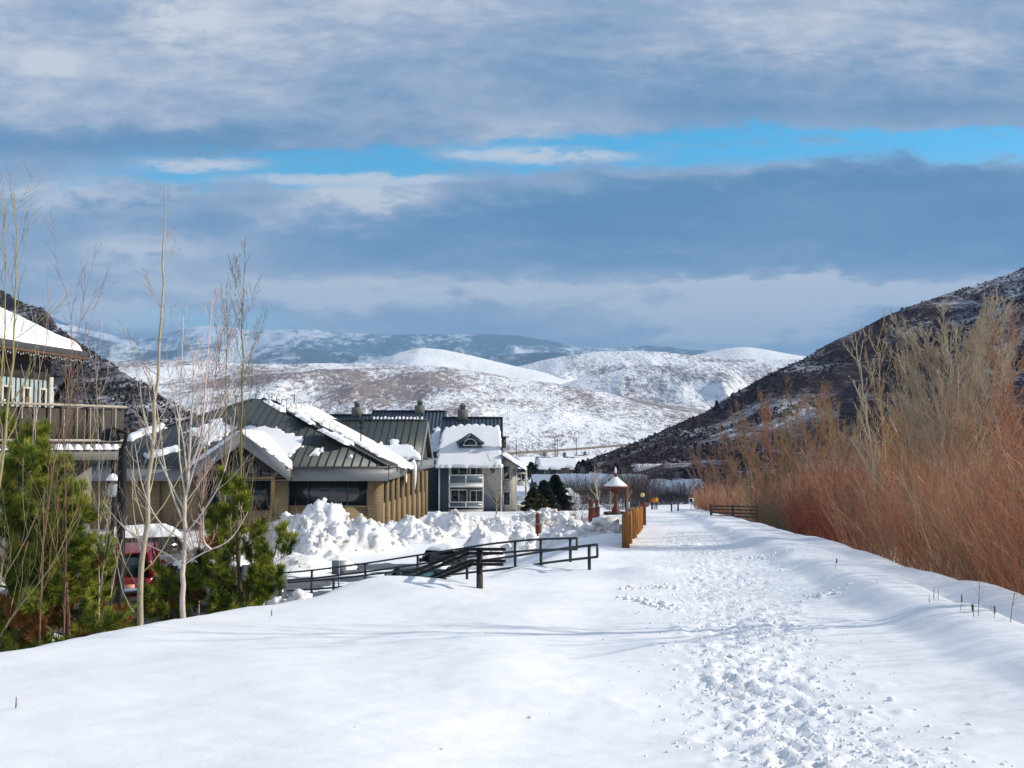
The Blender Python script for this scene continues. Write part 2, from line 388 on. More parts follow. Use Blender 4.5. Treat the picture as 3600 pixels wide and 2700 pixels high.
# ================================================================== ground
def zt(y): return np.interp(y, [-60, 0, 132, 150, 175, 210, 3000], [1., 0, -7.0, -7.7, -8.1, -8.3, -8.3])
def zl(y): return np.interp(y, [-60, 0, 15, 30, 72, 100, 130, 200, 3000], [-2.4, -2.7, -3.3, -3.75, -4.55, -5.2, -7.0, -8.3, -8.3])
def xc(y): return .8 + .137 * y
def poff(y): return np.interp(y, [0, 5, 7, 10, 14, 18, 27, 45, 80, 130], [.3, .3, .36, .14, .45, .72, 1.0, .8, .4, 0])
def ue(y): return np.interp(y, [-30, 0, 5, 10.8, 15.8, 19.7, 25, 30, 60, 100, 140], [-12, -10.5, -9.2, -7.9, -6.5, -4.7, -3.5, -3., -3., -3., -4])
def ground(x, y, fine=True):
    x = np.asarray(x, float); y = np.asarray(y, float)
    u = x - xc(y); T = zt(y); Lz = zl(y)
    near = 1 - sstep(y, 110, 160)
    e = ue(y) + .35 * perlin(y * .22, 3.3)
    z = T + (Lz - T) * sstep(e - u, -.4, np.interp(y, [0, 20, 60], [4.2, 4.2, 6.]))
    us = 2.6 + .35 * perlin(y * .16, 1.7) + .15 * perlin(y * .6, 8.)
    z = z + near * .20 * (1 + .45 * perlin(y * .35, 11.)) * sstep(u, us - .42, us + .4) - near * .06 * sstep(-abs(u), -us, -us + 1.2)
    ub = 4.85 + .3 * perlin(y * .12, 5.1)
    tr = np.exp(-((u - ub + .75) / .40) ** 2) * (1 - sstep(y, 13.5, 19)) * .5
    z = z + near * (-tr + .06 * np.exp(-((u - ub) / .5) ** 2) - .24 * sstep(u, 3.3, 4.6) * (1 - sstep(y, 18, 40) * .6))
    z = z - near * 1.25 * sstep(u, ub + .1, ub + 3.2)
    z = z + near * .05 * np.maximum(u - 14, 0)
    # drifts
    amp = np.where(u > -7, 1, .6)
    z = z + near * amp * (.10 * fbm(x * .16, y * .22, 3) + .03 * perlin(x * .5 + .3 * y, y * .75))
    z = z + near * .22 * np.exp(-(((x + 1.9) / 1.6) ** 2 + ((y - 17.2) / 1.0) ** 2)) + near * .2 * np.exp(-(((x - 2.9) / .9) ** 2 + ((y - 21.5) / 1.) ** 2))
    z = z + (1 - near) * .6 * fbm(x * .02, y * .02, 3)
    if fine:
        um = u - poff(y) - .1 * np.sin(y * .6); wd = np.interp(y, [0, 7, 10, 18, 27, 60], [.7, .62, .6, .98, 1.2, 1.45])
        tm = np.exp(-np.abs(um / wd) ** 3.5) * (1 - sstep(y, 70, 115))
        tm = tm * (.75 + .25 * sstep(fbm(x * .9, y * .7, 2), -.35, .25))
        k = np.interp(y, [0, 9, 25], [.66, .52, .34])
        st = fbm(x * 5.0 + 40, y * 3.6, 3, .6); pits = -sstep(st, .18, .42)
        ch = np.abs(fbm(x * 8.5, y * 6.8 + 9, 3, .65)); ch = sstep(ch, .22, .75)
        z = z + tm * k * (.08 * pits + .065 * ch + .022 * perlin(x * 22, y * 22) * 1.2)
        sc = np.exp(-np.abs(um / (wd * 2)) ** 3) * sstep(perlin(x * 1.7 + 5, y * 1.7), .28, .6) * (1 - sstep(y, 40, 80))
        z = z + sc * .035 * (perlin(x * 9, y * 9) + .4)
        z = z + near * .011 * fbm(x * 1.8 + y * .6, y * 4.5, 3, .6)
    return z
def growgrid(a, s, r, lim):
    v = [a]
    while v[-1] < lim: v.append(v[-1] + s); s *= r
    return v
ys = list(np.arange(-40, 2.6, 3.)) + growgrid(3.0, .028, 1.0052, 330.); ys += growgrid(ys[-1] + 4, 5., 1.14, 7000.)
xm = np.arange(-1.2, 7.6, .04)
xl = [-(q) for q in growgrid(1.26, .07, 1.012, 60.)]; xl += [-(q) for q in growgrid(64, 5, 1.25, 7000.)]
xr = growgrid(7.66, .07, 1.02, 60.); xr += growgrid(64, 5, 1.25, 7000.)
gx = np.array(sorted(xl) + list(xm) + xr); gy = np.array(ys)
GX, GY = np.meshgrid(gx, gy)
GZ = ground(GX, GY)
mb = MB(); mb.grid(np.stack([GX, GY, GZ], -1))
tag(mb.build('snow_ground', M['snow'], smooth=True, org=(0, 0, 0)), kind='structure')

def gz(x, y): return float(ground(np.array([x]), np.array([y]), False)[0])
# scattered lumps of snow kicked off the trodden track
def lumps(mb, pos, rad, squash=.75):
    t = (1 + 5 ** .5) / 2
    V0 = nrm(np.array([(-1, t, 0), (1, t, 0), (-1, -t, 0), (1, -t, 0), (0, -1, t), (0, 1, t), (0, -1, -t), (0, 1, -t), (t, 0, -1), (t, 0, 1), (-t, 0, -1), (-t, 0, 1)], float))
    F0 = np.array([(0, 11, 5), (0, 5, 1), (0, 1, 7), (0, 7, 10), (0, 10, 11), (1, 5, 9), (5, 11, 4), (11, 10, 2), (10, 7, 6), (7, 1, 8), (3, 9, 4), (3, 4, 2), (3, 2, 6), (3, 6, 8), (3, 8, 9), (4, 9, 5), (2, 4, 11), (6, 2, 10), (8, 6, 7), (9, 8, 1)])
    n = len(pos)
    V = V0[None] * rng.uniform(.6, 1.25, (n, 12, 1)) * rad[:, None, None] * np.stack([rng.uniform(.7, 1.4, n), rng.uniform(.7, 1.4, n), squash * rng.uniform(.6, 1.1, n)], 1)[:, None]
    V = V + pos[:, None]
    mb.add(V.reshape(-1, 3), (F0[None] + 12 * np.arange(n)[:, None, None]).reshape(-1, 3))
n = 5200
y = 4.5 + 45 * rng.uniform(0, 1, n) ** 1.9; wide = rng.uniform(0, 1, n) < .05
u = np.where(wide, rng.normal(-.1, 1.1, n), rng.normal(.0, .52, n) * np.interp(y, [5, 10, 18, 30], [.75, .8, 1.3, 1.7])) + poff(y)
x = u + xc(y); rad = rng.uniform(.005, .018, n) * np.where(rng.uniform(0, 1, n) < .05, 1.9, 1)
mb = MB(); lumps(mb, np.stack([x, y, ground(x, y) + rad * .25], 1), rad)
n = 75; t = rng.uniform(0, 1, n)   # a line of lumps beside the ski tracks and on the right berm
for (a, b, s_) in ((P(2180, 2075, 16.9), P(2370, 2125, 14.6), .12), (P(2830, 2082, 16.4), P(2990, 2068, 16.9), .1), (P(2640, 1953, 26.5), P(2780, 1955, 26.5), .2), (P(2210, 2040, 19), P(2400, 2035, 19.2), .2)):
    q = a[None, :2] + (b - a)[None, :2] * t[:, None] + rng.normal(size=(n, 2)) * s_; rr = .012 + .05 * rng.uniform(0, 1, n) ** 2.5
    lumps(mb, np.stack([q[:, 0], q[:, 1], ground(q[:, 0], q[:, 1]) + rr * .3], 1), rr); t = rng.uniform(0, 1, n)
tag(mb.build('snow_crumbs', M['snow'], smooth=False), 'loose crumbs of snow kicked up along the trodden trail', 'snow', kind='stuff')

# asphalt of the car park showing through thin snow
n1, n2 = 120, 90
AX, AY = np.meshgrid(np.linspace(-19, -2.5, n1), np.linspace(26, 52, n2))
AZ = ground(AX, AY, False) + .02 + .06 * fbm(AX * .25 + 4, AY * .5, 4) + .03 * fbm(AX * 1.1, AY * 1.5, 3) - .5 * sstep(AX - xc(AY), -9.2, -7.2) - .35 * (1 - sstep(AX, -19, -16.5)) - .3 * sstep(AY, 47, 52) - .25*(1-sstep(AY,26,29))
mb = MB(); mb.grid(np.stack([AX, AY, AZ], -1))
tag(mb.build('parking_lot', M['asphalt'], smooth=True), kind='structure')

# ================================================================== hills
def hillmat(name, brushc, brush2, lo, hi, s1, s2, s3, snow=(.84, .855, .885), stretch=(1, 1, 1), bias=None, fine=.55):
    m, g, b = newmat(name)
    p = g.vmul(g.pos(), stretch)
    big = g.noise(p, s1, 5, .6, .6); mid = g.noise(p, s2, 5, .65, .2); sm = g.noise(p, s3, 3, .7)
    d = g.m('ADD', g.m('MULTIPLY', big, 1.1), g.m('ADD', g.m('MULTIPLY', mid, .55), g.m('MULTIPLY', sm, fine)))
    if bias:
        x, y, z = g.sep(g.pos()); d = g.m('ADD', d, bias(g, x, y, z))
    mask = g.ss(d, lo, hi)
    bc = g.mix(g.ss(g.noise(p, s2 * 1.7, 4), .35, .65), brushc, brush2)
    setb(g, b, g.mix(mask, snow, bc), .85, 0, g.bump(g.m('ADD', sm, mask), .6, 1.5 / max(s3, .05) * .3), .1)
    return m
def hill(name, crest, D, foot, zb, mat, nx=220, nt=60, rough=.06, fx=.01, back=1.0, shape=.85, left=0, right=0, gully=0., dxf=0.):
    """ridge: crest [(px,py) or (px,py,D)], foot this far nearer"""
    C = np.array([P(c[0], c[1], c[2] if len(c) > 2 else D) for c in crest])
    if left:  C = np.concatenate([[C[0] + (C[0] - C[1]) / np.linalg.norm((C[0] - C[1])) * left], C])
    if right: C = np.concatenate([C, [C[-1] + (C[-1] - C[-2]) / np.linalg.norm((C[-1] - C[-2])) * right]])
    seg = np.r_[0, np.cumsum(np.linalg.norm(np.diff(C, axis=0), axis=1))]; s = np.linspace(0, seg[-1], nx)
    Q = np.stack([np.interp(s, seg, C[:, i]) for i in range(3)], 1)
    kk = max(1, nx // 70)
    for _ in range(kk): Q[1:-1] = .5 * Q[1:-1] + .25 * (Q[:-2] + Q[2:])
    t = np.concatenate([np.linspace(0, 1, nt), np.linspace(1, 2, nt // 3)[1:]])
    T, S = np.meshgrid(t, np.arange(nx), indexing='ij')
    x = Q[S, 0] + dxf * np.clip(1 - T, 0, 1); y = Q[S, 1] - foot * (1 - T)
    h = np.where(T <= 1, np.clip(T, 0, 1) ** shape, 1 - (T - 1) * back * .8)
    hh = Q[S, 2] - zb
    z = zb + hh * h
    nz = fbm(x * fx, y * fx * .8, 5, .5)
    edge = np.clip(np.minimum(T, 1) * 3, 0, 1) * np.where(T <= 1, np.interp(T, [0, .75, 1], [1, 1, .25]), 1)
    z = z + hh * rough * nz * edge
    if gully: z = z - hh * gully * np.abs(perlin(x * fx * 2.1 + 3, y * fx * .35)) * edge * (1 - np.abs(2 * np.clip(T, 0, 1) - 1))
    mb = MB(); mb.grid(np.stack([x, y, z], -1))
    o = mb.build(name, mat, smooth=True)
    tag(o, kind='structure')
    return x, y, z, T
hm_main = hillmat('scrub_hill', (.2, .16, .165), (.27, .22, .205), 1.24, 1.58, .0075, .030, .16, stretch=(.9, .28, 1.2), fine=.9,
                  bias=lambda g, x, y, z: g.m('ADD', g.m('MULTIPLY', g.ss(z, 10., 80.), .12), g.m('MULTIPLY', g.ss(x, -520., -150.), .06)))
hill('main_hill', [(330, 1272), (500, 1268), (700, 1270), (860, 1280), (1000, 1284), (1160, 1274), (1350, 1280), (1560, 1292), (1750, 1318), (1950, 1350), (2150, 1385), (2330, 1420), (2480, 1440), (2700, 1500), (2900, 1560)], 1500, 780, -9.5, hm_main, 420, 110, .10, .0045, left=300, right=200, gully=.10, shape=.95)
hm_far = hillmat('far_scrub_hill', (.19, .165, .19), (.25, .21, .21), 1.22, 1.56, .005, .016, .10, stretch=(.9, .35, 1.2), fine=.85)
hill('dome_hill', [(1150, 1320), (1330, 1272), (1400, 1240), (1480, 1221), (1560, 1228), (1660, 1250), (1800, 1284), (1950, 1318), (2100, 1350)], 2500, 600, 60, hillmat('dome_scrub', (.2, .17, .17), (.26, .22, .2), 1.32, 1.5, .0028, .012, .1), 200, 40, .05, .004, left=150, right=150)
hill('fold_hill', [(1700, 1420), (1900, 1370), (2050, 1330), (2200, 1300), (2330, 1290), (2480, 1268), (2700, 1272), (2900, 1290)], 2050, 500, -9, hm_far, 260, 70, .10, .005, right=400, gully=.25)
hill('round_hill', [(1700, 1320), (1820, 1288), (1960, 1258), (2080, 1242), (2230, 1236), (2420, 1246), (2560, 1258), (2800, 1262)], 2650, 620, 0, hm_far, 260, 70, .08, .004, right=400, gully=.2)
hill('peak_hill', [(2380, 1262), (2480, 1240), (2560, 1224), (2620, 1219), (2680, 1226), (2780, 1246), (2900, 1262)], 2950, 420, 60, hillmat('peak_scrub', (.18, .15, .15), (.24, .2, .18), 1.25, 1.45, .0028, .012, .1), 140, 40, .05, .004, left=100, right=500)
hm_mtn = hillmat('forest_mountain', (.03, .045, .06), (.06, .075, .095), .98, 1.18, .0006, .0024, .012, stretch=(1, .5, 1.6), snow=(.8, .83, .88))
hill('mountain_range', [(200, 1120), (300, 1155), (430, 1185), (520, 1190), (620, 1165), (700, 1140), (790, 1150), (900, 1165), (1050, 1160), (1180, 1158), (1300, 1168), (1420, 1178), (1520, 1180), (1650, 1172), (1780, 1176), (1880, 1190), (1980, 1215), (2100, 1225), (2250, 1215), (2350, 1222), (2500, 1245)], 12500, 3500, 100, hm_mtn, 420, 90, .12, .0007, left=1500, right=1800, gully=.35)
hill('foothill', [(150, 1115), (230, 1140), (320, 1175), (430, 1205), (560, 1225), (700, 1215), (850, 1235), (1000, 1222), (1150, 1232), (1280, 1245), (1420, 1252), (1600, 1262), (1780, 1250), (1950, 1240), (2060, 1255), (2200, 1275)], 8200, 1800, 20, hillmat('forest_foothill', (.03, .045, .065), (.07, .085, .11), .90, 1.16, .0010, .0034, .016, stretch=(1, .5, 1.6), snow=(.8, .83, .88)), 380, 70, .12, .001, left=1000, right=1400, gully=.3)
hm_dark = hillmat('oak_scrub_slope', (.032, .022, .028), (.066, .045, .05), .77, 1.13, .02, .085, .5, stretch=(1, 1, 1.5), snow=(.80, .82, .87))
HR = hill('right_hill', [(1980, 1640, 330), (2120, 1600, 335), (2250, 1550, 340), (2400, 1482, 350), (2500, 1440, 355), (2600, 1380, 360), (2720, 1315, 365), (2850, 1252, 370), (2980, 1178, 375), (3120, 1105, 380), (3300, 1040, 385), (3450, 995, 390), (3600, 940, 390), (4000, 800, 345), (4500, 560, 290), (5000, 260, 250), (5600, -200, 225), (6300, -650, 225)], 370, 165, -9, hm_dark, 520, 130, .09, .016, right=260, gully=.18, shape=1.0)  # unseen right end of the crest, raised and brought nearer to shade the valley
hm_left = hillmat('oak_scrub_slope_pale', (.03, .023, .028), (.058, .044, .048), .70, 1.12, .02, .085, .45, stretch=(1, 1, 1.5), snow=(.80, .82, .87))
HL = hill('left_hill', [(0, 1025, 520), (80, 1060, 480), (160, 1108, 440), (260, 1190, 395), (330, 1240, 365), (400, 1288, 335), (470, 1330, 310), (540, 1370, 285), (620, 1425, 262), (700, 1470, 240), (780, 1540, 220), (860, 1600, 205)], 300, 95, -7, hm_left, 320, 90, .09, .02, left=250, gully=.15, dxf=-75.)
# scrub standing on the two near slopes
def scrub(name, H, n, keep, c1, c2, label, hmin=.8, hmax=2.6):
    x, y, z, T = H
    ok = np.argwhere((T > .03) & (T < 1.04)); 
    w_ = rng.integers(0, len(ok), n * 3); ij = ok[w_]
    i = np.minimum(ij[:, 0], x.shape[0] - 2); j = np.minimum(ij[:, 1], x.shape[1] - 2); fr, fs = rng.uniform(0, 1, len(i)), rng.uniform(0, 1, len(i))
    def lp(a): return a[i, j] * (1 - fr) * (1 - fs) + a[i + 1, j] * fr * (1 - fs) + a[i, j + 1] * (1 - fr) * fs + a[i + 1, j + 1] * fr * fs
    px, py, pz, pt = lp(x), lp(y), lp(z), lp(T)
    k = (fbm(px * .028, py * .03, 3) + .35 * (pt > .85) > keep) & (np.abs(px) < py * .62); px, py, pz = px[k][:n], py[k][:n], pz[k][:n]; n = len(px)
    mb = MB(); s = 9
    hgt = rng.uniform(hmin, hmax, n)
    base = np.repeat(np.stack([px, py, pz], 1), s, 0); L = np.repeat(hgt, s) * rng.uniform(.5, 1.1, n * s)
    d = nrm(np.stack([rng.normal(size=n * s) * .75, rng.normal(size=n * s) * .75, np.full(n * s, 1.)], 1))
    sd_ = nrm(np.cross(d, rng.normal(size=d.shape))); wd = (L * .22)[:, None]
    V = np.stack([base + sd_ * wd * .3, base - sd_ * wd * .3, base + d * L[:, None] * .6 - sd_ * wd, base + d * L[:, None], base + d * L[:, None] * .6 + sd_ * wd], 1)
    c = np.where(rng.uniform(0, 1, (n, 1)) < .5, np.array(c1)[None], np.array(c2)[None]); c = np.repeat(c, s * 5, 0) * rng.uniform(.7, 1.3, (n * s * 5, 1))
    mb.add(V.reshape(-1, 3), np.arange(n * s * 5).reshape(-1, 5), c)
    tag(mb.build(name, M['brush'], org=(0, 0, 0)), label, 'scrub', kind='stuff')
scrub('hill_scrub', HR, 12000, -.05, (.042, .03, .033), (.075, .05, .048), 'dark leafless oak scrub on the steep slope right of the trail', .35, 1.0)
scrub('hill_scrub', HL, 7000, -.12, (.03, .024, .024), (.055, .042, .038), 'dark leafless oak scrub on the slope behind the lodge', .4, 1.1)

# far road on a low bank across the valley floor
pts = polyline([P(1560, 1602, 560), P(1790, 1590, 600), P(1950, 1580, 640), P(2100, 1569, 690), P(2260, 1556, 740), P(2420, 1545, 790)], 40)
mb = MB(); V = []
for off, dz in ((-5, -1.5), (-3.2, -.1), (3.2, 0), (5, -1.5)): V.append(pts + np.array((0, off * 1.0, dz)))
mb.grid(np.stack(V, 0))
tag(mb.build('far_road', vmat('gritted_road', (.16, .13, .1), .9, 0, .3, .3), smooth=False), kind='structure')

# air
mb = MB(); mb.box((0, 8000, 800), (26000, 16300, 1630))
hz = mb.build('haze', None)
m = bpy.data.materials.new('haze_air'); m.use_nodes = True; m.node_tree.nodes.clear()
g = NT(m.node_tree); o_ = g.n.new('ShaderNodeOutputMaterial'); pv = g.n.new('ShaderNodeVolumePrincipled')
pv.inputs['Color'].default_value = (.34, .62, 1, 1); pv.inputs['Density'].default_value = .00010; pv.inputs['Anisotropy'].default_value = 0
g.l.new(pv.outputs[0], o_.inputs['Volume'])
hz.data.materials.clear(); hz.data.materials.append(m)
tag(hz, 'thin blue winter haze filling the valley', 'haze', kind='stuff')
M['balpanel'] = vmat('slate_balcony_panel', (.10, .135, .17), .3, 0, .12, 1.5)
# ================================================================== building helpers
EX, EY, EZ = np.eye(3)
def V3(*a): return np.array(a, float)
def window(parent, c, ex, n, w, h, cols, rows, fm, pm, fr=.06, deep=.05, name='window'):
    """frame with its panes set into a wall; c centre on the wall face, ex along, n outward"""
    ex = nrm(ex); n = nrm(n); ez = EZ; ax = (ex, n, ez); c = np.asarray(c, float)
    mb = MB()
    for s in (-1, 1):
        mb.box(c + ex * s * (w - fr) / 2 + n * deep / 2, (fr, deep, h), ax)
        mb.box(c + ez * s * (h - fr) / 2 + n * deep / 2, (w - 2 * fr, deep, fr), ax)
    for i in range(1, cols): mb.box(c + ex * (-w / 2 + w * i / cols) + n * deep * .45, (fr * .7, deep * .8, h - 2 * fr), ax)
    for i in range(1, rows): mb.box(c + ez * (-h / 2 + h * i / rows) + n * deep * .4, (w - 2 * fr, deep * .7, fr * .7), ax)
    f = mb.build(name, fm, parent)
    mb = MB(); mb.box(c + n * .01, (w - fr * .5, .012, h - fr * .5), ax)
    mb.build('pane', pm, f)
    return f
def seams(mb, poly, step, along, w=.035, h=.05, k0=0.):
    """standing seams running along direction `along` over a planar convex polygon"""
    poly = np.asarray(poly, float); d = nrm(along); n = nrm(np.cross(poly[1] - poly[0], poly[2] - poly[0])); n = n if n[2] > 0 else -n
    s = nrm(np.cross(n, d)); q = poly @ s; o = poly[0] @ n
    for k in np.arange(math.floor(q.min() / step) * step + step * (.5 + k0), q.max(), step):
        hit = []
        for i in range(len(poly)):
            a, b = poly[i], poly[(i + 1) % len(poly)]; qa, qb = a @ s - k, b @ s - k
            if qa * qb < 0: hit.append(a + (b - a) * qa / (qa - qb))
        if len(hit) == 2 and np.linalg.norm(hit[0] - hit[1]) > .25: mb.span(hit[0] + n * h * .5, hit[1] + n * h * .5, w, h, n)
def slab(mb, poly, t):
    poly = np.asarray(poly, float); n = nrm(np.cross(poly[1] - poly[0], poly[2] - poly[0])); n = n if n[2] > 0 else -n
    mb.prism(poly - n * t, n * t)
def snowpatch(mb, O, ex, ey, poly, T=.3, cell=.16, rough=.35, freq=1.4, edge=.18, sink=.06):
    """lump of lying snow over polygon (coords along ex,ey from O)"""
    O = np.asarray(O, float); ex = nrm(ex); ey = nrm(ey); n = np.cross(ex, ey); n = n if n[2] > 0 else -n
    poly = np.asarray(poly, float); lo = poly.min(0) - .5; hi = poly.max(0) + .5
    a = np.arange(lo[0], hi[0] + cell, cell); b = np.arange(lo[1], hi[1] + cell, cell)
    A, B = np.meshgrid(a, b, indexing='ij'); d = np.full(A.shape, 1e9); ins = np.zeros(A.shape, bool)
    for i in range(len(poly)):
        p, q = poly[i], poly[(i + 1) % len(poly)]; e = q - p
        t = np.clip(((A - p[0]) * e[0] + (B - p[1]) * e[1]) / (e @ e), 0, 1)
        d = np.minimum(d, np.hypot(A - p[0] - t * e[0], B - p[1] - t * e[1]))
        c = (p[1] > B) != (q[1] > B)
        ins ^= c & (A < (q[0] - p[0]) * (B - p[1]) / (q[1] - p[1] + 1e-12) + p[0])
    ph = O[0] * 1.7 + O[2]
    sdv = np.where(ins, d, -d) + rough * fbm(A * freq + ph, B * freq, 4, .6)
    h = np.where(sdv > 0, T * np.sqrt(np.clip(sdv / edge, 0, 1)) * (.92 + .16 * perlin(A * .5 + ph, B * .5)), -sink)
    Vt = O + A[..., None] * ex + B[..., None] * ey + h[..., None] * n
    idx = np.arange(A.size).reshape(A.shape)
    k = (np.maximum.reduce([sdv[:-1, :-1], sdv[1:, :-1], sdv[1:, 1:], sdv[:-1, 1:]]) > 0)
    F = np.stack([idx[:-1, :-1], idx[1:, :-1], idx[1:, 1:], idx[:-1, 1:]], -1)[k]
    if len(F): mb.add(Vt.reshape(-1, 3), F)

# ================================================================== office with the green-grey metal roof
off = thing('office_building', 'low tan block office with a green-grey metal hip roof patched with snow', 'building', (-18, 80, -4.7))
XL, XR, YF, ZE = -33.9, -8.87, 71.5, -.03
AP = V3(-21.9, 83.5, 5.3); A0 = V3(-20.9, 83.5, 5.37); RB = V3(-20.9, 97, 5.37)
GB = -4.9
mb = MB()   # masonry body
sx = .082
def side(t, o=0.): return V3(-9.44 + sx * t + o, 72.3 + t, 0)
body = [V3(-33.3, 72.6, GB), V3(-9.75, 72.6, GB), V3(-9.75 + sx * 20, 92, GB), V3(-33.3, 92, GB)]
mb.prism(body, (0, 0, 4.75 - .02))
body_o = mb.build('wall', M['brick'], off)
def pr(px0, px1, D, z0, z1, dep): # pier on the front face between two photo columns
    pier = MB(); a = P(px0, 1700, D)[0]; b = P(px1, 1700, D)[0]; pier.box(((a + b) / 2, D + dep / 2, (z0 + z1) / 2), (b - a, dep, z1 - z0)); pier.build('pier', M['brick'], off)
pr(1293, 1341, 72.25, GB, -.85, .42); pr(966, 1013, 72.25, GB, -.85, .42); pr(1013, 1293, 72.42, GB, -2.98, .25)
pr(430, 560, 72.3, GB, -.85, .35); pr(640, 700, 72.3, GB, -.85, .35)
# side piers and low sills facing the trail
ts = [.25, 2.2, 4.2, 6.2, 8.3, 10.6, 12.9, 15.2, 17.6, 19.6]
for t in ts:
    c = side(t); pier = MB(); pier.box((c[0] - .12, c[1], (GB - .87) / 2), (.4, .36, -.87 - GB)); pier.build('pier', M['brick'], off)
for i in range(len(ts) - 1):
    a, b = side(ts[i] + .18), side(ts[i + 1] - .18); c = (a + b) / 2
    pier = MB(); pier.box((c[0] - .2, c[1], (GB - 2.75) / 2), (.24, b[1] - a[1], -2.75 - GB)); pier.build('low_wall', M['brick'], off)
for k in range(1):
    w_ = window(off, (P(1153, 1732, 72.5)[0], 72.52, -1.87), EX, -EY, 5.72, 2.05, 4, 1, M['fasciadark'], M['glass'], .07, .07)
for i in range(len(ts) - 1):
    if i == 4: continue
    a, b = side(ts[i] + .2, -.3), side(ts[i + 1] - .2, -.3); c = (a + b) / 2; c[2] = -1.85
    window(off, c, (sx, 1, 0), (1, -sx, 0), b[1] - a[1] - .02, 1.75, 1, 1, M['fasciadark'], M['glass'], .06, .06)
for (p0, p1) in ((440, 552), (704, 960)):
    a = P(p0, 1700, 72.55)[0]; b = P(p1, 1700, 72.55)[0]
    window(off, ((a + b) / 2, 72.57, -2.1), EX, -EY, b - a - .3, 2.3, 3, 1, M['fasciadark'], M['glass'], .07, .07)
# roof planes
roof = MB()
FR = [V3(XL, YF, ZE), V3(XR, YF, ZE), A0, AP]
RT = [V3(XR, YF, ZE), V3(XR + 1.1, 97, ZE + .0), RB, A0]
LT = [V3(XL, YF, ZE), AP, V3(-21.9, 97, 5.3), V3(XL, 97, ZE)]
BK = [AP, A0, RB, V3(-21.9, 97, 5.3)]
for q in (FR, RT, LT, BK): slab(roof, q, .12)
up = nrm(V3(0, 12, 5.4))
roof_o = roof.build('roof', M['roofgreen'], off)
sm = MB(); seams(sm, FR, .62, up); seams(sm, RT, .62, nrm(V3(-12, 0, 5.4)))
# bay wing with its own ridge toward the trail
BYR, BX, BZR = 90.5, -7.75, 3.75
BF = [V3(-19, 84.2, .35), V3(BX, 84.2, .35), V3(BX, BYR, BZR), V3(-19, BYR, BZR)]
BB = [V3(BX, 96.8, .35), V3(-19, 96.8, .35), V3(-19, BYR, BZR), V3(BX, BYR, BZR)]
bay = MB(); slab(bay, BF, .14); slab(bay, BB, .14)
bay.build('bay_roof', M['roofgreen'], off)
seams(sm, BF, .62, nrm(V3(0, 6.3, 3.4)))
# entry gable on the front
GA = V3(-19.25, YF - .75, 2.5); GLx, GRx = -22.9, -15.7; GYB = 77.3
gl = [V3(GLx, GA[1], -.05), GA, V3(GA[0], GYB, 2.5), V3(GLx, YF + .2, -.05)]; gr = [GA, V3(GRx, GA[1], -.05), V3(GRx, YF + .2, -.05), V3(GA[0], GYB, 2.5)]
gm = MB(); slab(gm, gl, .12); slab(gm, gr, .12); gm.build('gable_roof', M['roofgreen'], off)
sm.build('roof_seam', M['fasciadark'], off)
# fascia boards
fa = MB()
for (a, b) in ((XL, GLx + .02), (GRx - .02, XR)): fa.box(((a + b) / 2, YF - .06, -.62), (b - a, .12, .88))
fa.box((XR + .02, YF + 6.2, -.58), (.12, 12.3, .8), None)
a = V3(XR + .42, 84.0, -.3); 
fa.span(V3(XR + .58, 84.1, -.28), V3(XR + 1.25, 96.8, -.28), .12, .8)
fa.box((-8.3, 84.06, -.28), (1.2, .12, .8))
for s, x in ((-1, GLx), (1, GRx)):
    fa.prism([V3(GA[0], GA[1] - .08, 2.42), V3(x, GA[1] - .08, -.17), V3(x, GA[1] - .08, -1.05), V3(GA[0], GA[1] - .08, 1.5)], (0, .12, 0))
    # rake of the bay
for y0 in ((84.2), (96.8)):
    fa.prism([V3(BX + .02, BYR, BZR - .05), V3(BX + .02, y0, .3), V3(BX + .02, y0, -.3), V3(BX + .02, BYR, BZR - .65)], (.12, 0, 0))
fa.build('fascia', M['fascia'], off)
ed = MB()
for (a, b) in ((XL, GLx), (GRx, XR)): ed.box(((a + b) / 2, YF - .1, -.1), (b - a, .2, .17))
ed.box((XR + .06, YF + 6.2, -.09), (.2, 12.4, .16))
ed.span(A0 + V3(0, 0, .06), V3(XR, YF, ZE + .07), .28, .07); ed.span(AP + V3(0, 0, .06), V3(XL, YF, ZE + .07), .28, .07); ed.span(AP + V3(0, 0, .06), RB + V3(0, 0, .06), .3, .08)
ed.span(V3(-19, BYR, BZR + .05), V3(BX, BYR, BZR + .05), .3, .08)
ed.build('eave_trim', M['fasciadark'], off)
so_ = MB(); so_.box(((XL + XR) / 2, YF + .45, -1.0), (XR - XL - .2, 1.0, .06)); so_.box((XR - .3, YF + 10.2, -.99), (.7, 18.4, .06)); so_.build('soffit', M['soffit'], off)
gw = MB(); gw.prism([V3(GLx + .4, YF, -.8), V3(GRx - .4, YF, -.8), V3(GA[0], YF, 1.6)], (0, .3, 0)); gw.build('gable_wall', M['darkwall'], off); gw = MB()
gw.prism([V3(BX - .5, 84.9, -.4), V3(BX - .5, 96.2, -.4), V3(BX - .5, BYR, 3.2)], (.2, 0, 0)); gw.build('gable_wall', M['darkwall'], off)
for k in (-1.6, -.55, .55, 1.6):
    hgt = 1.5 - abs(k) * .62
    window(off, V3(GA[0] + k, YF - .01, -.72 + hgt / 2), EX, -EY, .9, hgt, 1, 1, M['fasciadark'], M['glass'], .06, .05)
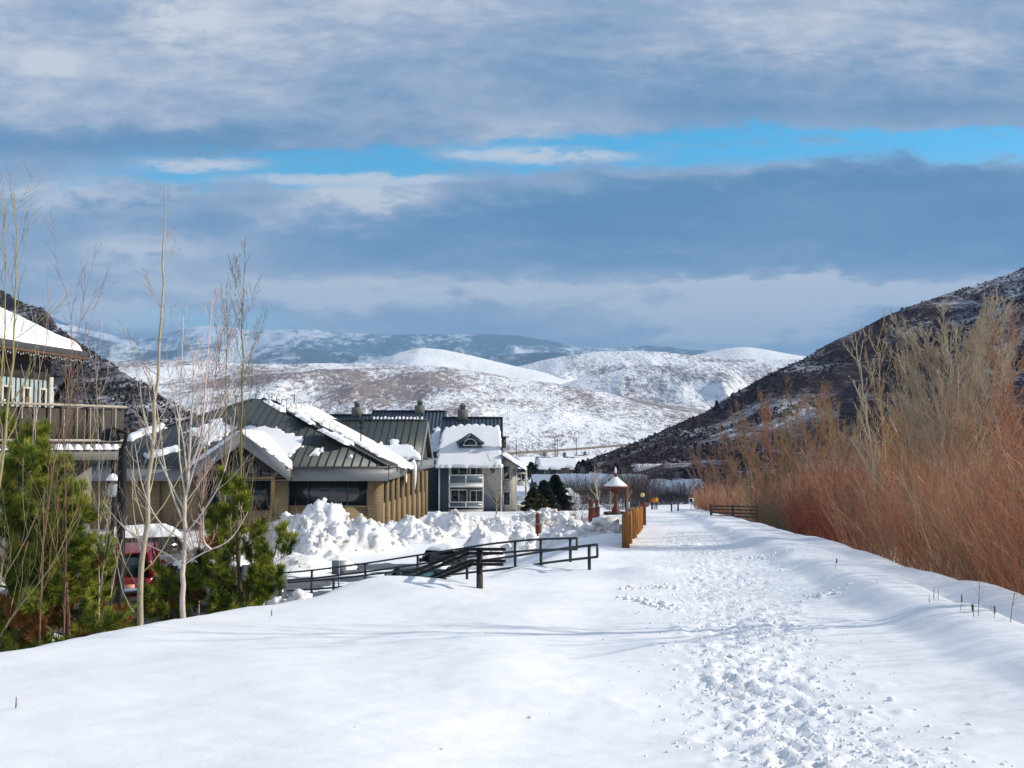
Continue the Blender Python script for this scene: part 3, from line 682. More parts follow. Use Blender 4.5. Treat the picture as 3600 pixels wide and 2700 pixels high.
# snow lying on it
sn = MB()
exs = EX; upF = up
def fp(px, py):  # photo point on the front roof plane -> (x, along-slope) coordinates
    d = P(px, py, 1.) - V3(0, 0, CAMZ); n = nrm(np.cross(EX, up)); o = V3(XL, YF, ZE)
    t = ((o - V3(0, 0, CAMZ)) @ n) / (d @ n); q = V3(0, 0, CAMZ) + d * t - o
    return (q[0], q @ up)
snowpatch(sn, V3(XL, YF, ZE), EX, up, [fp(*q) for q in ((862, 1502), (930, 1497), (985, 1512), (1030, 1528), (1080, 1545), (1060, 1570), (1030, 1592), (1000, 1608), (960, 1590), (905, 1545))], .12, .12, .4, 1.6)
snowpatch(sn, V3(XL, YF, ZE), EX, up, [fp(*q) for q in ((652, 1520), (700, 1500), (760, 1474), (800, 1492), (830, 1505), (790, 1530), (745, 1560), (715, 1568), (700, 1540))], .12, .12, .4, 1.6)
snowpatch(sn, V3(XL, YF, ZE), EX, up, [fp(*q) for q in ((510, 1600), (560, 1588), (630, 1568), (630, 1585), (560, 1606), (515, 1612))], .3, .12, .25, 2.)
snowpatch(sn, V3(XL, YF, ZE), EX, up, [fp(*q) for q in ((440, 1540), (520, 1508), (580, 1492), (580, 1504), (520, 1528), (450, 1552))], .3, .12, .25, 2.)
for q in ((1110, 1590, .34), (1132, 1583, .22), (1233, 1604, .16)):
    c = np.array(fp(q[0], q[1])); s_ = q[2]; snowpatch(sn, V3(XL, YF, ZE), EX, up, [c + k for k in np.array(((-s_, -s_ * 1.8), (s_, -s_ * 1.8), (s_ * .6, s_ * 1.4), (-s_ * .3, s_ * 1.8)))], .16, .06, .1, 3, .12)
upR = nrm(V3(-12, 0, 5.4)); eyR = nrm(V3(1.1, 25.5, 0))
def rp(f, t): return (t * 25.5, f * 13.1)   # fraction up the right slope, fraction along it
snowpatch(sn, V3(XR, YF, ZE), eyR, upR, [rp(*q) for q in ((-.02, .18), (-.02, .40), (.15, .52), (.3, .62), (.5, .72), (.7, .85), (.97, .98), (.97, .55), (.8, .52), (.62, .40), (.45, .36), (.3, .28), (.12, .2))], .15, .14, .7, .9)
for (f0, t0, f1, t1) in ((.93, .30, .78, .22), (.9, .4, .7, .36), (.5, .16, .3, .10), (.45, .2, .28, .14), (.72, .3, .6, .24)):
    snowpatch(sn, V3(XR, YF, ZE), eyR, upR, [rp(f0, t0), rp(f0, t0 + .04), rp(f1, t1 + .05), rp(f1, t1)], .22, .1, .22, 2., .15)
upB = nrm(V3(0, 6.3, 3.4))
snowpatch(sn, V3(-19, 84.2, .35), EX, upB, [(4, 0), (11.1, 0), (11.1, 1.1), (10.6, 1.6), (10.0, 2.5), (9.3, 2.3), (9, 3.4), (8.4, 3.3), (8.2, 2.2), (7.6, 2.9), (7, 2.2), (4.5, 2.0)], .15, .12, .25, 1.4)
snowpatch(sn, gl[0], EY, nrm(GA - gl[0]), [(.0, .05), (1.0, .05), (5.6, 3.7), (5.6, 4.4), (.0, 4.4)], .25, .15, .15, 1.5)
snowpatch(sn, gr[1], EY, nrm(GA - gr[1]), [(.0, .05), (1.0, .05), (5.6, 3.7), (5.6, 4.4), (.0, 4.4)], .25, .15, .15, 1.5)
# drip of snow sliding off the eave
sn.tube([V3(XR + .5, 83.2, .15), V3(XR + .75, 83.2, -.3), V3(XR + .8, 83.2, -1.5), V3(XR + .78, 83.2, -2.2)], [.3, .2, .1, .03], 8)
sn.build('snow_cover', M['roofsnow'], off, True)
# heat cable hooks, rod and vent
for (f, t) in ((.93, .2), (.9, .24), (.88, .26), (.86, .30), (.84, .33), (.82, .36), (.8, .39), (.95, .4), (.93, .43), (.91, .46), (.89, .48), (.87, .50), (.85, .53), (.83, .56), (.55, .3), (.52, .34), (.5, .38)):
    q = V3(XR, YF, ZE) + eyR * t * 25.5 + upR * f * 13.1
    mb = MB(); h_ = .25 + .3 * rng.uniform(); mb.tube([q, q + V3(0, 0, h_), q + V3(.08, 0, h_ + .16), q + V3(.25, 0, h_ + .18), q + V3(.32, 0, h_ + .05)], .024, 5); mb.build('hook', M['black'], off)
mb = MB(); q = RB + V3(0, -1.5, 0); mb.tube([q, q + V3(0, 0, 1.0)], .04, 5); mb.build('rod', M['black'], off)
mb = MB(); q = V3(-12.2, 80.5, 1.45); mb.tube([q, q + V3(0, 0, 2.2)], .05, 6); mb.lathe(q + V3(0, 0, 1.7), [(.05, 0), (.22, .1), (.22, .3), (.05, .4)], 10); mb.tube([q + V3(-.3, 0, 1.45), q + V3(.3, 0, 1.45)], .035, 5); mb.build('vent_pipe', M['black'], off)
mb = MB(); mb.lathe(V3(-8.5, 80.2, -1.15), [(.0, -.05), (.32, -.04), (.4, .02), (.3, .06), (.0, .07)], 16, (EY, EZ, EX)); mb.build('wall_lamp', M['lens'], off)

# ================================================================== apartments beyond
apt = thing('apartment_building', 'slate blue apartment block with snowy metal gables and white balconies', 'building', (-6, 108, -5.6))
wl = MB()
wl.box((-4.3, 107.6, -3.4), (6.4, 9., 5.6)); wl.box((-10.4, 112.5, -2.7), (7.4, 10, 6.9)); wl.box((-17.5, 114.5, -2.7), (7, 10, 6.9))
wl.prism([V3(-1.12, 103.2, -.62), V3(-1.12, 116.8, -.62), V3(-1.12, 110, 4.2)], (-.2, 0, 0))
wl.prism([V3(-7.46, 103.2, -.62), V3(-7.46, 116.8, -.62), V3(-7.46, 110, 4.2)], (.2, 0, 0))
wl.build('wall', M['sidingslate'], apt)
rf = MB(); sm = MB()
def gable(x0, x1, ye, yr, ze, zr):
    q = [V3(x0, ye, ze), V3(x1, ye, ze), V3(x1, yr, zr), V3(x0, yr, zr)]; b = [V3(x1, 2 * yr - ye, ze), V3(x0, 2 * yr - ye, ze), V3(x0, yr, zr), V3(x1, yr, zr)]
    slab(rf, q, .2); slab(rf, b, .2); seams(sm, q, .42, nrm(V3(0, yr - ye, zr - ze)), .05, .07); rf.span(V3(x0, yr, zr + .04), V3(x1, yr, zr + .04), .4, .1)
gable(-7.75, -1.0, 102.8, 110, -.55, 4.5)
gable(-16.2, -7.6, 107.3, 115.5, -.2, 5.4)
gable(-21.5, -14.8, 109.3, 117., .2, 5.0)
rf.build('roof', M['roofblue'], apt); sm.build('roof_seam', M['roofblue'], apt)
sn = MB(); uA = nrm(V3(0, 7.2, 5.05))
edge_top = [(6.55, 6.2)] + [(6.5 - .4 * i + (.1 if i % 2 else 0), 6.55 + (.5 if i % 2 else 0) + .6 * math.sin(i / 15 * math.pi)) for i in range(16)] + [(.15, 6.0)]
snowpatch(sn, V3(-7.75, 102.8, -.55), EX, uA, [(-.1, -.35), (6.75, -.35)] + edge_top, .15, .12, .14, 1.2)
snowpatch(sn, V3(-16.2, 107.3, -.2), EX, nrm(V3(0, 8.2, 5.6)), [(7.2, 0), (8.5, 0), (8.5, 5.2), (8.2, 6.4), (7.6, 6.8), (7.2, 5)], .15, .12, .3, 1.2)
for i in range(14): 
    x_ = -16.0 + i * .42; snowpatch(sn, V3(-16.2, 107.3, -.2), EX, nrm(V3(0, 8.2, 5.6)), [(x_ + 16.25, 7.7), (x_ + 16.5, 7.7), (x_ + 16.5, 8.6), (x_ + 16.25, 8.6)], .2, .08, .08, 2)
# dormer
da, dl, dr_ = P(1653, 1527, 104.6), P(1606, 1560, 104.6), P(1701, 1560, 104.6)
dm = MB(); dm.prism([dl + V3(.25, .25, 0), P(1612, 1573, 104.85), P(1695, 1573, 104.85), dr_ + V3(-.25, .25, 0), da + V3(0, .25, -.25)], (0, 2.5, 0)); dmr = dm.build('dormer', M['sidingslate'], apt)
dm = MB()
for a in (dl, dr_): dm.span(a, da, .35, .14, (0, 1, 0)); dm.prism([a + V3(0, 0, .02), da + V3(0, 0, .02), da + V3(0, 3.6, .02), a + V3(0, 1.8, .02)], (0, 0, .1))
dm.build('roof', M['roofblue'], dmr)
c = P(1653, 1565, 104.8); th = np.linspace(0, np.pi, 13)
dm = MB(); dm.tube([c + V3(.68 * math.cos(a), -.02, .68 * math.sin(a)) for a in th], .07, 6); dm.box(c + V3(0, -.02, -.02), (1.5, .1, .1)); dmw = dm.build('window', M['white'], dmr)
dm = MB(); dm.prism([c + V3(.64 * math.cos(a), .0, .64 * math.sin(a)) for a in th], (0, .03, 0)); dm.build('pane', M['glass'], dmw)
# right hand wing roof
RWz = 1.3; slo = nrm(V3(2.5, 0, -1.6))
rw = MB(); rwp = [V3(-1.1, 103.6, .55), V3(1.35, 103.4, -1.0), V3(1.35, 113, -1.0), V3(-1.1, 113, .55)]; slab(rw, rwp, .15); rw.build('wing_roof', M['roofblue'], apt)
snowpatch(sn, rwp[0], EY, nrm(rwp[1] - rwp[0]), [(0, .1), (9.2, .1), (9.2, 2.95), (0, 2.95)], .3, .12, .15, 1.)
sn.build('snow_cover', M['roofsnow'], apt, True)
ww = MB(); ww.box((-.35, 108.6, -3.6), (1.5, 8.8, 5.2)); ww.prism([V3(-1.1, 104.2, -1), V3(.4, 104.2, -1), V3(.4, 104.2, -.5), V3(-1.1, 104.2, .4)], (0, 8.8, 0)); ww.build('wing_wall', M['sidingcream'], apt)
for z in (-1.3, -4.0):
    window(apt, (-.55, 104.18, z - .1), EX, -EY, .8, 1.5, 1, 1, M['cream'], M['glass'], .1, .06)
    for y in (105.4, 108, 110.6): window(apt, (.41, y, z - .1), EY, EX, 1.5, 1.6, 2, 1, M['cream'], M['glass'], .1, .06)
def balcony(x0, x1, y, dep, z, top, name='balcony', bars=2):
    mb = MB(); mb.box(((x0 + x1) / 2, y - dep / 2, z - .14), (x1 - x0, dep, .3)); b = mb.build(name, M['white'], apt)
    mb = MB(); n = bars
    for i in range(n + 1): mb.box((x0 + .05 + (x1 - x0 - .1) * i / n, y - dep + .05, z + top / 2), (.1, .1, top))
    for zz in (top, .12): mb.box(((x0 + x1) / 2, y - dep + .05, z + zz), (x1 - x0, .12, .09))
    mb.build('railing', M['white'], b)
    mb = MB()
    mb.box(((x0 + x1) / 2, y - dep + .07, z + top * .54), (x1 - x0 - .2, .03, top * .82)); mb.build('railing_panel', M['balpanel'], b)
    return b
bx0, bx1 = P(1580, 1700, 103)[0], P(1698, 1700, 103)[0]
for (zw, zr) in ((P(0, 1655, 103)[2], P(0, 1702, 103)[2]), (P(0, 1738, 103)[2], P(0, 1796, 103)[2])):
    window(apt, ((bx0 + bx1) / 2 - .75, 103.08, zr + 1.12), EX, -EY, 1.75, 2.15, 2, 1, M['white'], M['glass'], .09, .06, 'patio_door')
    window(apt, ((bx0 + bx1) / 2 + 1.05, 103.08, zr + 1.25), EX, -EY, 1.35, 1.75, 2, 1, M['white'], M['glass'], .09, .06)
    balcony(bx0, bx1, 103.05, .9, zr, .95)
balcony(bx0, bx1, 103.05, .9, -6.1 + .35, .9)
for (z, d0) in ((-2.55, 1.5), (-5.15, 1.5)):
    for (y0, y1) in ((104.6, 106.8), (108.2, 111.)):
        mb = MB(); mb.box((1.0, (y0 + y1) / 2, z - .12), (1.2, y1 - y0, .22)); b = mb.build('balcony', M['cream'], apt)
        mb = MB()
        for yy in np.linspace(y0 + .05, y1 - .05, 9): mb.box((1.56, yy, z + .5), (.05, .05, 1.))
        for xx in (.6, 1.0, 1.4): mb.box((xx, y0 + .05, z + .5), (.05, .05, 1.))
        mb.box((1.56, (y0 + y1) / 2, z + 1.02), (.09, y1 - y0, .09)); mb.box((1.0, y0 + .05, z + 1.02), (1.2, .09, .09)); mb.build('railing', M['cream'], b)
for (x, y) in ((1.5, 104.65), (1.5, 106.75), (1.5, 108.25), (1.5, 110.9), (.45, 104.2)): mb = MB(); mb.box((x, y, -3.4), (.14, .14, 5.0)); mb.build('post', M['cream'], apt)
def trim(c, s): tr = MB(); tr.box(c, s); tr.build('trim_board', M['white'], apt)
for x in (-7.5, -1.1): trim((x, 103.07, -3.4), (.16, .12, 5.6))
for x in (bx0, bx1): trim((x, 103.05, -3.4), (.14, .1, 5.6))
trim((-4.3, 103.04, -.78), (6.4, .1, .25)); trim((-13.3, 107.4, -2.7), (.16, .12, 6.9)); trim((-7.62, 107.6, -2.8), (.14, .12, 6.6))
for (px, py, D) in ((1255, 1447, 117), (1476, 1441, 115.5), (1627, 1456, 110)):
    q = P(px, py, D); mb = MB(); mb.box(q + V3(0, 0, -.1), (1.1, 1.1, 1.2)); mb.lathe(q + V3(0, 0, .45), [(.3, 0), (.3, .4), (.42, .42), (.42, .55), (.25, .6), (.25, .75)], 10); mb.build('chimney', M['greywall'], apt)
q = P(1772, 1556, 105); mb = MB(); mb.box(q, (.45, .5, 1.1)); mb.box(q + V3(.12, 0, .6), (.8, .9, .12)); mb.build('vent_hood', M['fasciadark'], apt)

# ================================================================== lodge at the left edge
lod = thing('lodge_building', 'pale blue timber lodge with snowy roof and pale railed deck at left edge', 'building', (-24, 43, -3.9))
wd = nrm(V3(.184, 1, 0)); wn = nrm(V3(1, -.184, 0))
C0 = V3(-20.9, 45, 0)
def lp(t, o=0., z=0.): return C0 - wd * t + wn * o + V3(0, 0, z)   # t metres nearer along the wall, o outward
mb = MB(); mb.prism([lp(0, 0, 1.4), lp(16, 0, 1.4), lp(16, -12, 1.4), lp(0, -12, 1.4)], (0, 0, 3.1)); mb.build('wall', M['sidingblue'], lod)
mb = MB(); mb.prism([lp(.02, .03, 4.45), lp(16, .03, 4.45), lp(16, -12, 4.45), lp(.02, -12, 4.45)], (0, 0, 1.35)); mb.build('upper_wall', M['darkwall'], lod)
mb = MB()
for t in np.arange(.25, 16, .3): mb.box(lp(t, .02, 2.95), (.035, .04, 3.0), (wd, wn, EZ))
mb.build('batten', M['fasciadark'], lod)
mb = MB(); mb.box(lp(.06, .04, 3.0), (.2, .16, 3.2), (wd, wn, EZ)); mb.box(lp(.0, .05, 2.8), (.1, .2, 2.4), (wd, wn, EZ)); mb.build('corner_post', M['cream'], lod)
for t, w_ in ((.62, .5), (1.7, .5), (2.95, .7), (5., 1.2)): window(lod, lp(t, .03, 3.2), wd, wn, w_, 1.75, 1, 1, M['cream'], M['glass'], .09, .07)
mb = MB(); mb.box(lp(1.72, .1, 2.9), (.16, .05, 1.5), (wd, wn, EZ)); mb.build('shutter', M['rust'], lod)
E0 = lp(-.6, 1.1, 5.85); E1 = lp(16, 1.3, 5.85); upL = nrm(-wn * 1 + V3(0, 0, .43)); rl = 7.5
mb = MB(); slab(mb, [E0, E1, E1 + upL * rl, E0 + upL * rl], .3); mb.build('roof', M['fasciadark'], lod)
mb = MB(); mb.box((E0 + E1) / 2 + V3(0, 0, -.22), (17.05, .16, .36), (wd, wn, EZ)); mb.build('fascia', M['fasciadark'], lod)
mb = MB(); q = lp(7.5, .66, 5.5); mb.box(q, (16.9, 1.25, .06), (wd, wn, EZ)); mb.build('soffit', M['rust'], lod)
mb = MB(); snowpatch(mb, E0 + V3(0, 0, .02), -wd, upL, [(.05, .0), (17, .0), (17, rl), (.05, rl)], .34, .2, .08, .8, .3); mb.build('snow_cover', M['roofsnow'], lod, True)
mb = MB()
for t in np.arange(-.8, 8, .16): mb.box(lp(t, 1.2, 5.42 - .05 * (1 + math.sin(t * 9))), (.03, .03, .07), (wd, wn, EZ))
mb.build('string_light', M['lens'], lod)
mb = MB(); mb.span(lp(-.85, 1.0, 5.5), lp(-.2, .1, 3.6), .22, .22); mb.build('brace', M['black'], lod)
# deck
d0, d1 = V3(-21.4, 40.4, 0), V3(-17.7, 45.6, 0); dd = nrm(d1 - d0); dn = V3(dd[1], -dd[0], 0); d0 = d0 - dd * 3
mb = MB(); mb.prism([d0 + V3(0, 0, 1.3), d1 + V3(0, 0, 1.3), d1 + V3(-4, 4, 1.3), V3(-24, 49, 1.3), V3(-26, 40, 1.3)], (0, 0, .28)); mb.build('deck', M['greywall'], lod)
mb = MB(); mb.span(d0 + V3(0, 0, 1.15), d1 + V3(0, 0, 1.15), .2, .55); mb.span(d1 + V3(0, 0, 1.15), d1 + V3(-4, 4, 1.15), .2, .55); mb.build('beam', M['greywall'], lod)
mb = MB()
for t in np.arange(.6, 9, .46): 
    q = d0 + dd * t + dn * .1 + V3(0, 0, 1.52); snowpatch(mb, q - V3(0, 0, .12), dd, dn, [(-.16, -.2), (.16, -.2), (.16, .12), (-.16, .12)], .2, .06, .05, 3, .1)
mb.build('snow_cover', M['roofsnow'], lod, True)
rlb = MB(); Ld = np.linalg.norm(d1 - d0)
for z in (3.28, 1.75): rlb.span(d0 + V3(0, 0, z), d1 + V3(0, 0, z), .13, .1); rlb.span(d1 + V3(0, 0, z), d1 + V3(-3, 3, z), .13, .1)
ro = rlb.build('railing', M['deckrail'], lod)
for t in np.arange(.2, Ld + .01, .62): mb = MB(); q = d0 + dd * t; mb.box(q + V3(0, 0, 2.5), (.045, .045, 1.5), (dd, dn, EZ)); mb.build('picket', M['deckrail'], ro)
mb = MB(); mb.span(d0 - dn * .12 + V3(0, 0, 2.48), d1 - dn * .12 + V3(0, 0, 2.48), .03, 1.35); mb.build('mesh_panel', M['darkwall'], ro)
mb = MB(); mb.prism([d0 - dn * 3 + V3(0, 0, -4.2), d1 - dn * 2.6 + V3(0, 0, -4.2), d1 - dn * 6 + V3(0, 0, -4.2), d0 - dn * 6 + V3(0, 0, -4.2)], (0, 0, 5.4)); mb.build('lower_wall', M['greywall'], lod)
for t in (.5, 4.6, Ld - .2): mb = MB(); q = d0 + dd * t - dn * .3; mb.box(q + V3(0, 0, -1.5), (.35, .35, 5.2), (dd, dn, EZ)); mb.build('column', M['darkwall'], lod)
snw = MB(); q = d0 + dd * 2.4 - dn * .2; 

# ================================================================== houses down in the valley
def house(px, py, D, w_, d_, wall, rise, rot, label, snow=True, dark=M['darkwall'], chim=True):
    c = P(px, py, D); g_ = gz(c[0], c[1]); t = thing('valley_house', label, 'house', (c[0], c[1], g_), 'snow roofed houses down in the valley')
    cr, sr = math.cos(rot), math.sin(rot); ax = (V3(cr, sr, 0), V3(-sr, cr, 0), EZ); o = V3(c[0], c[1], g_)
    L = lambda x, y, z: o + ax[0] * x + ax[1] * y + V3(0, 0, z)
    mb = MB(); mb.prism([L(-w_ / 2, -d_ / 2, -1), L(w_ / 2, -d_ / 2, -1), L(w_ / 2, d_ / 2, -1), L(-w_ / 2, d_ / 2, -1)], (0, 0, wall + 1))
    for s in (-1, 1): mb.prism([L(s * w_ / 2, -d_ / 2, wall), L(s * w_ / 2, d_ / 2, wall), L(s * w_ / 2, 0, wall + rise)], -s * ax[0] * .2)
    mb.build('wall', dark, t)
    mb = MB(); e = .7; k = rise / (d_ / 2)
    A_ = [L(-w_ / 2 - e, -d_ / 2 - e, wall - k * e), L(w_ / 2 + e, -d_ / 2 - e, wall - k * e), L(w_ / 2 + e, 0, wall + rise), L(-w_ / 2 - e, 0, wall + rise)]
    B_ = [L(w_ / 2 + e, d_ / 2 + e, wall - k * e), L(-w_ / 2 - e, d_ / 2 + e, wall - k * e), L(-w_ / 2 - e, 0, wall + rise), L(w_ / 2 + e, 0, wall + rise)]
    slab(mb, A_, .25); slab(mb, B_, .25); r_ = mb.build('roof', M['darkwall'], t)
    if chim: mb = MB(); mb.box(L(w_ * .2, d_ * .12, wall + rise + .4), (.9, .9, 2.2), ax); mb.build('chimney', M['greywall'], r_)
    if snow:
        mb = MB(); ln = math.hypot(d_ / 2 + e, rise + k * e)
        snowpatch(mb, A_[0], ax[0], nrm(A_[3] - A_[0]), [(.2, .1), (w_ + 1.2, .1), (w_ + 1.2, ln), (.2, ln)], .45, .5, .5, .3, .5)
        snowpatch(mb, B_[0], -ax[0], nrm(B_[3] - B_[0]), [(.2, .1), (w_ + 1.2, .1), (w_ + 1.2, ln), (.2, ln)], .45, .5, .5, .3, .5)
        mb.build('snow_cover', M['roofsnow'], t, True)
    for x in np.linspace(-w_ * .32, w_ * .32, 3): window(t, L(x, -d_ / 2, wall * .5), ax[0], -ax[1], 1.4, 1.3, 2, 1, M['cream'], M['glass'], .12, .08)
    return t
for a in ((1890, 1670, 300, 13, 9, 3.0, 2.6, .25, 'dark house with snowy roof, leftmost of the houses beyond the pines'),
          (1960, 1668, 292, 11, 8, 3.2, 2.6, .05, 'dark gabled house just right of the leftmost valley house'),
          (2005, 1720, 205, 14, 10, 1.6, 2.3, .1, 'broad snowy roof between the black pine and the kiosk'),
          (1960, 1745, 150, 4, 6, .5, 1.6, .5, 'small snow covered shed roof beside the black pine'),
          (2150, 1720, 212, 13, 9, 1.4, 2.2, -.1, 'broad snowy roof directly behind the kiosk roof'),
          (2185, 1650, 330, 11, 8, 3.4, 2.4, .3, 'dark house tucked under the right slope, left of its neighbour'),
          (2248, 1652, 335, 10, 8, 3.4, 2.4, -.2, 'dark house tucked under the right slope, nearer the red willows'),
          (2330, 1690, 262, 15, 9, 2.4, 2.0, .1, 'low snowy roof above the two walkers'),
          (2345, 1730, 190, 12, 8, 1.0, 2.0, .15, 'broad snowy roof beside the tip of the red willows'),
          (2040, 1650, 345, 10, 8, 3.2, 2.2, .2, 'dark house behind the row of small valley firs')):
    house(*a)
# ================================================================== ploughed snow piles
def pile(px, D, w_, d_, top_py, label, chunk=1., n=150, rot=0., asym=.0, cell=.1, x=None):
    cx = (px - 1800) / FPX * D if x is None else x
    top = P(px, top_py, D)[2]
    na_, nb_ = int(w_ * 1.15 / cell), int(d_ * 1.15 / cell)
    A, B = np.meshgrid(np.linspace(-w_ * .575, w_ * .575, na_), np.linspace(-d_ * .575, d_ * .575, nb_), indexing='ij')
    cr, sr = math.cos(rot), math.sin(rot); x = cx + A * cr - B * sr; y = D + A * sr + B * cr
    g0 = ground(x, y, False); H = top - gz(cx, D)
    r = np.maximum(np.hypot((A + asym * w_) / (w_ / 2), B / (d_ / 2)) + .22 * fbm(x * .35 + px, y * .35, 3), 0)
    h = H * np.clip(1 - r ** 1.7, -.2, 1) * (.92 + .30 * fbm(x * .5, y * .5 + px, 3, .55))
    lump = .17 * np.abs(fbm(x * .8, y * .8, 3, .5)) + .15 * np.abs(fbm(x * 2.9 + 9, y * 2.9, 3, .6)) * sstep(perlin(x * .45 + 2, y * .45 + px), -.15, .3) - .06
    m = sstep(h, 0, .5)
    z = g0 + h + lump * m * chunk * np.clip(H, .6, 1.6) + np.where(h < .02, -.25, 0)
    z = z + m * chunk * .15 * sstep(perlin(x * 1.2 + 7, y * 1.2 + px), .08, .16) 
    mb = MB(); mb.grid(np.stack([x, y, z], -1))
    k = np.argwhere(h > .12); k = k[rng.integers(0, len(k), n)]; rr = (.03 + .2 * rng.uniform(0, 1, n) ** 3.) * np.where(rng.uniform(0, 1, n) < .08, 1.6, 1) * chunk
    lumps(mb, np.stack([x[k[:, 0], k[:, 1]], y[k[:, 0], k[:, 1]], z[k[:, 0], k[:, 1]] + rr * .25], 1), rr, .85)
    k = np.argwhere(h > .15); ns = max(8, n // 7); k = k[rng.integers(0, len(k), ns)]   # broken slabs left by the blade
    for i_, j_ in k:
        e1 = nrm(rng.normal(size=3)); e2 = nrm(np.cross(e1, rng.normal(size=3))); s_ = rng.uniform(.12, .34) * chunk
        mb.box((x[i_, j_], y[i_, j_], z[i_, j_] + s_ * .1), (s_ * rng.uniform(.9, 1.6), s_, s_ * rng.uniform(.35, .7)), (e1, e2, np.cross(e1, e2)))
    return tag(mb.build('snow_pile', M['pile'], smooth=False), label, 'snow pile', 'ploughed snow heaps round the car park')
pile(1150, 55, 9.2, 8, 1792, 'tallest lumpy ploughed snow heap, in front of the office window', 1.15, 420)
pile(1010, 45, 5.6, 5, 1925, 'smoother low snow heap at the left foot of the tallest heap', .55, 80)
pile(1420, 61, 6.5, 5, 1838, 'dirty snow heap between the tallest heap and the slate apartments', 1., 200)
pile(1600, 66, 6.0, 5, 1806, 'snow ridge below the apartment balconies', 1., 190)
pile(1745, 68, 5.5, 4, 1812, 'lumpy snow ridge at the bare tree by the apartments', 1., 160)
pile(1900, 72, 5.5, 5, 1796, 'knobbly snow heap beside the thin pink shrubs', 1.3, 240)
pile(1685, 47, 3.4, 3.6, 1862, 'rounded snow mound just beyond the ramp railings', .6, 90)
pile(1830, 50, 3.2, 3, 1860, 'small snow mound between the ramp railing and the brown stub post', .8, 80)
pile(1985, 47, 3.2, 2.6, 1842, 'pointed block snow heap by the end of the ramp railing', 1.1, 90)
pile(2110, 46, 3.0, 2.0, 1846, 'line of snow blocks left of the orange fence', 1.2, 110)
pile(720, 52, 9, 5, 1885, 'snow bank behind the parked cars and pines', .8, 160)
pile(1010, 27.5, 3.4, 2.4, 2085, 'rubbly snow strip at the foot of the left end of the ramp railing', .8, 120)

# ================================================================== railings
def railing(name, label, tops, low_dz, posts, loop=True, r=.028):
    T = [P(*q) for q in tops]; t = thing(name, label, 'railing', (T[0][0], T[0][1], gz(T[0][0], T[0][1])), 'dark pipe railings along the ramp')
    mb = MB(); mb.tube(polyline(T, 40), r, 8); mb.build('top_rail', M['rail'], t)
    Lw = [q - V3(0, 0, low_dz) for q in T]; mb = MB(); mb.tube(polyline(Lw, 40), r, 8); mb.build('lower_rail', M['rail'], t)
    if loop: mb = MB(); mb.tube([T[0], T[0] - V3(0, 0, low_dz)], r, 8); mb.build('end_bar', M['rail'], t)
    pl = polyline(T, 200); pxs = 1800 + pl[:, 0] / pl[:, 1] * FPX
    for px in posts:
        i = int(np.argmin(abs(pxs - px))); q = pl[i]; mb = MB(); b = min(gz(q[0], q[1]), q[2] - .8) - .15
        mb.box((q[0], q[1], (q[2] + b) / 2 - .01), (.07, .07, q[2] - b)); mb.build('post', M['rail'], t)
railing('ramp_railing', 'longer dark pipe railing on the far side of the ramp', [(2028, 1892, 24.5), (1895, 1895, 25.5), (1736, 1910, 27), (1533, 1942, 29.5), (1290, 1980, 32), (1101, 2005, 34), (975, 2016, 35.5)], .27, [2006, 1904, 1812, 1470, 1289, 1101])
railing('ramp_railing', 'shorter dark pipe railing on the near side of the ramp, nearer the trail', [(2100, 1914, 22), (1960, 1931, 22.8), (1776, 1960, 24.4), (1600, 1982, 26.4), (1400, 2008, 28.6), (1190, 2034, 31), (960, 2052, 33.5)], .27, [2065, 1905, 1645, 1360, 1180])
# stair rail with the heavy post
t = thing('stair_railing', 'heavy black stair handrail running down the bank from a thick snow-set post', 'handrail', P(1686, 2082, 16.7))
def bar(name, pts, w_, h_):
    mb = MB()
    for a, b in zip(pts[:-1], pts[1:]): mb.span(a, b, w_, h_)
    mb.build(name, M['black'], t)
pt = P(1686, 1932, 16.7); pb = gz(pt[0], pt[1])
mb = MB(); mb.box((pt[0], pt[1], (pt[2] + pb) / 2 - .2), (.1, .1, pt[2] - pb + .4)); mb.build('post', M['black'], t)
mb = MB(); mb.box((pt[0] + .012, pt[1] - .012, pb + .1), (.09, .09, .26)); mb.build('post_foot', M['oldwood'], t)
for k, (dy, dz) in enumerate(((0, 0), (.8, 0))):
    A_, B_, C_ = P(1776 - 8 * k, 1931 + 14 * k, 16.4 + dy), P(1646 + 4 * k, 1931 + 14 * k, 16.8 + dy), P(1322 + 26 * k, 2064 + 8 * k, 20.2 + dy)
    bar('top_rail', [A_, B_, C_], .045, .05); off_ = V3(0, 0, -.19)
    bar('lower_rail', [A_ + off_, B_ + off_ + V3(.05, 0, 0), C_ + off_ + V3(.22, 0, .02)], .045, .05)
    bar('end_bar', [A_ + V3(.01, 0, .035), A_ + off_ + V3(.01, 0, -.035)], .05, .05)
    q = C_ + (B_ - C_) * .14; mb = MB(); mb.box(q + V3(0, 0, -.5), (.06, .06, 1.0)); mb.build('lower_post', M['black'], t)
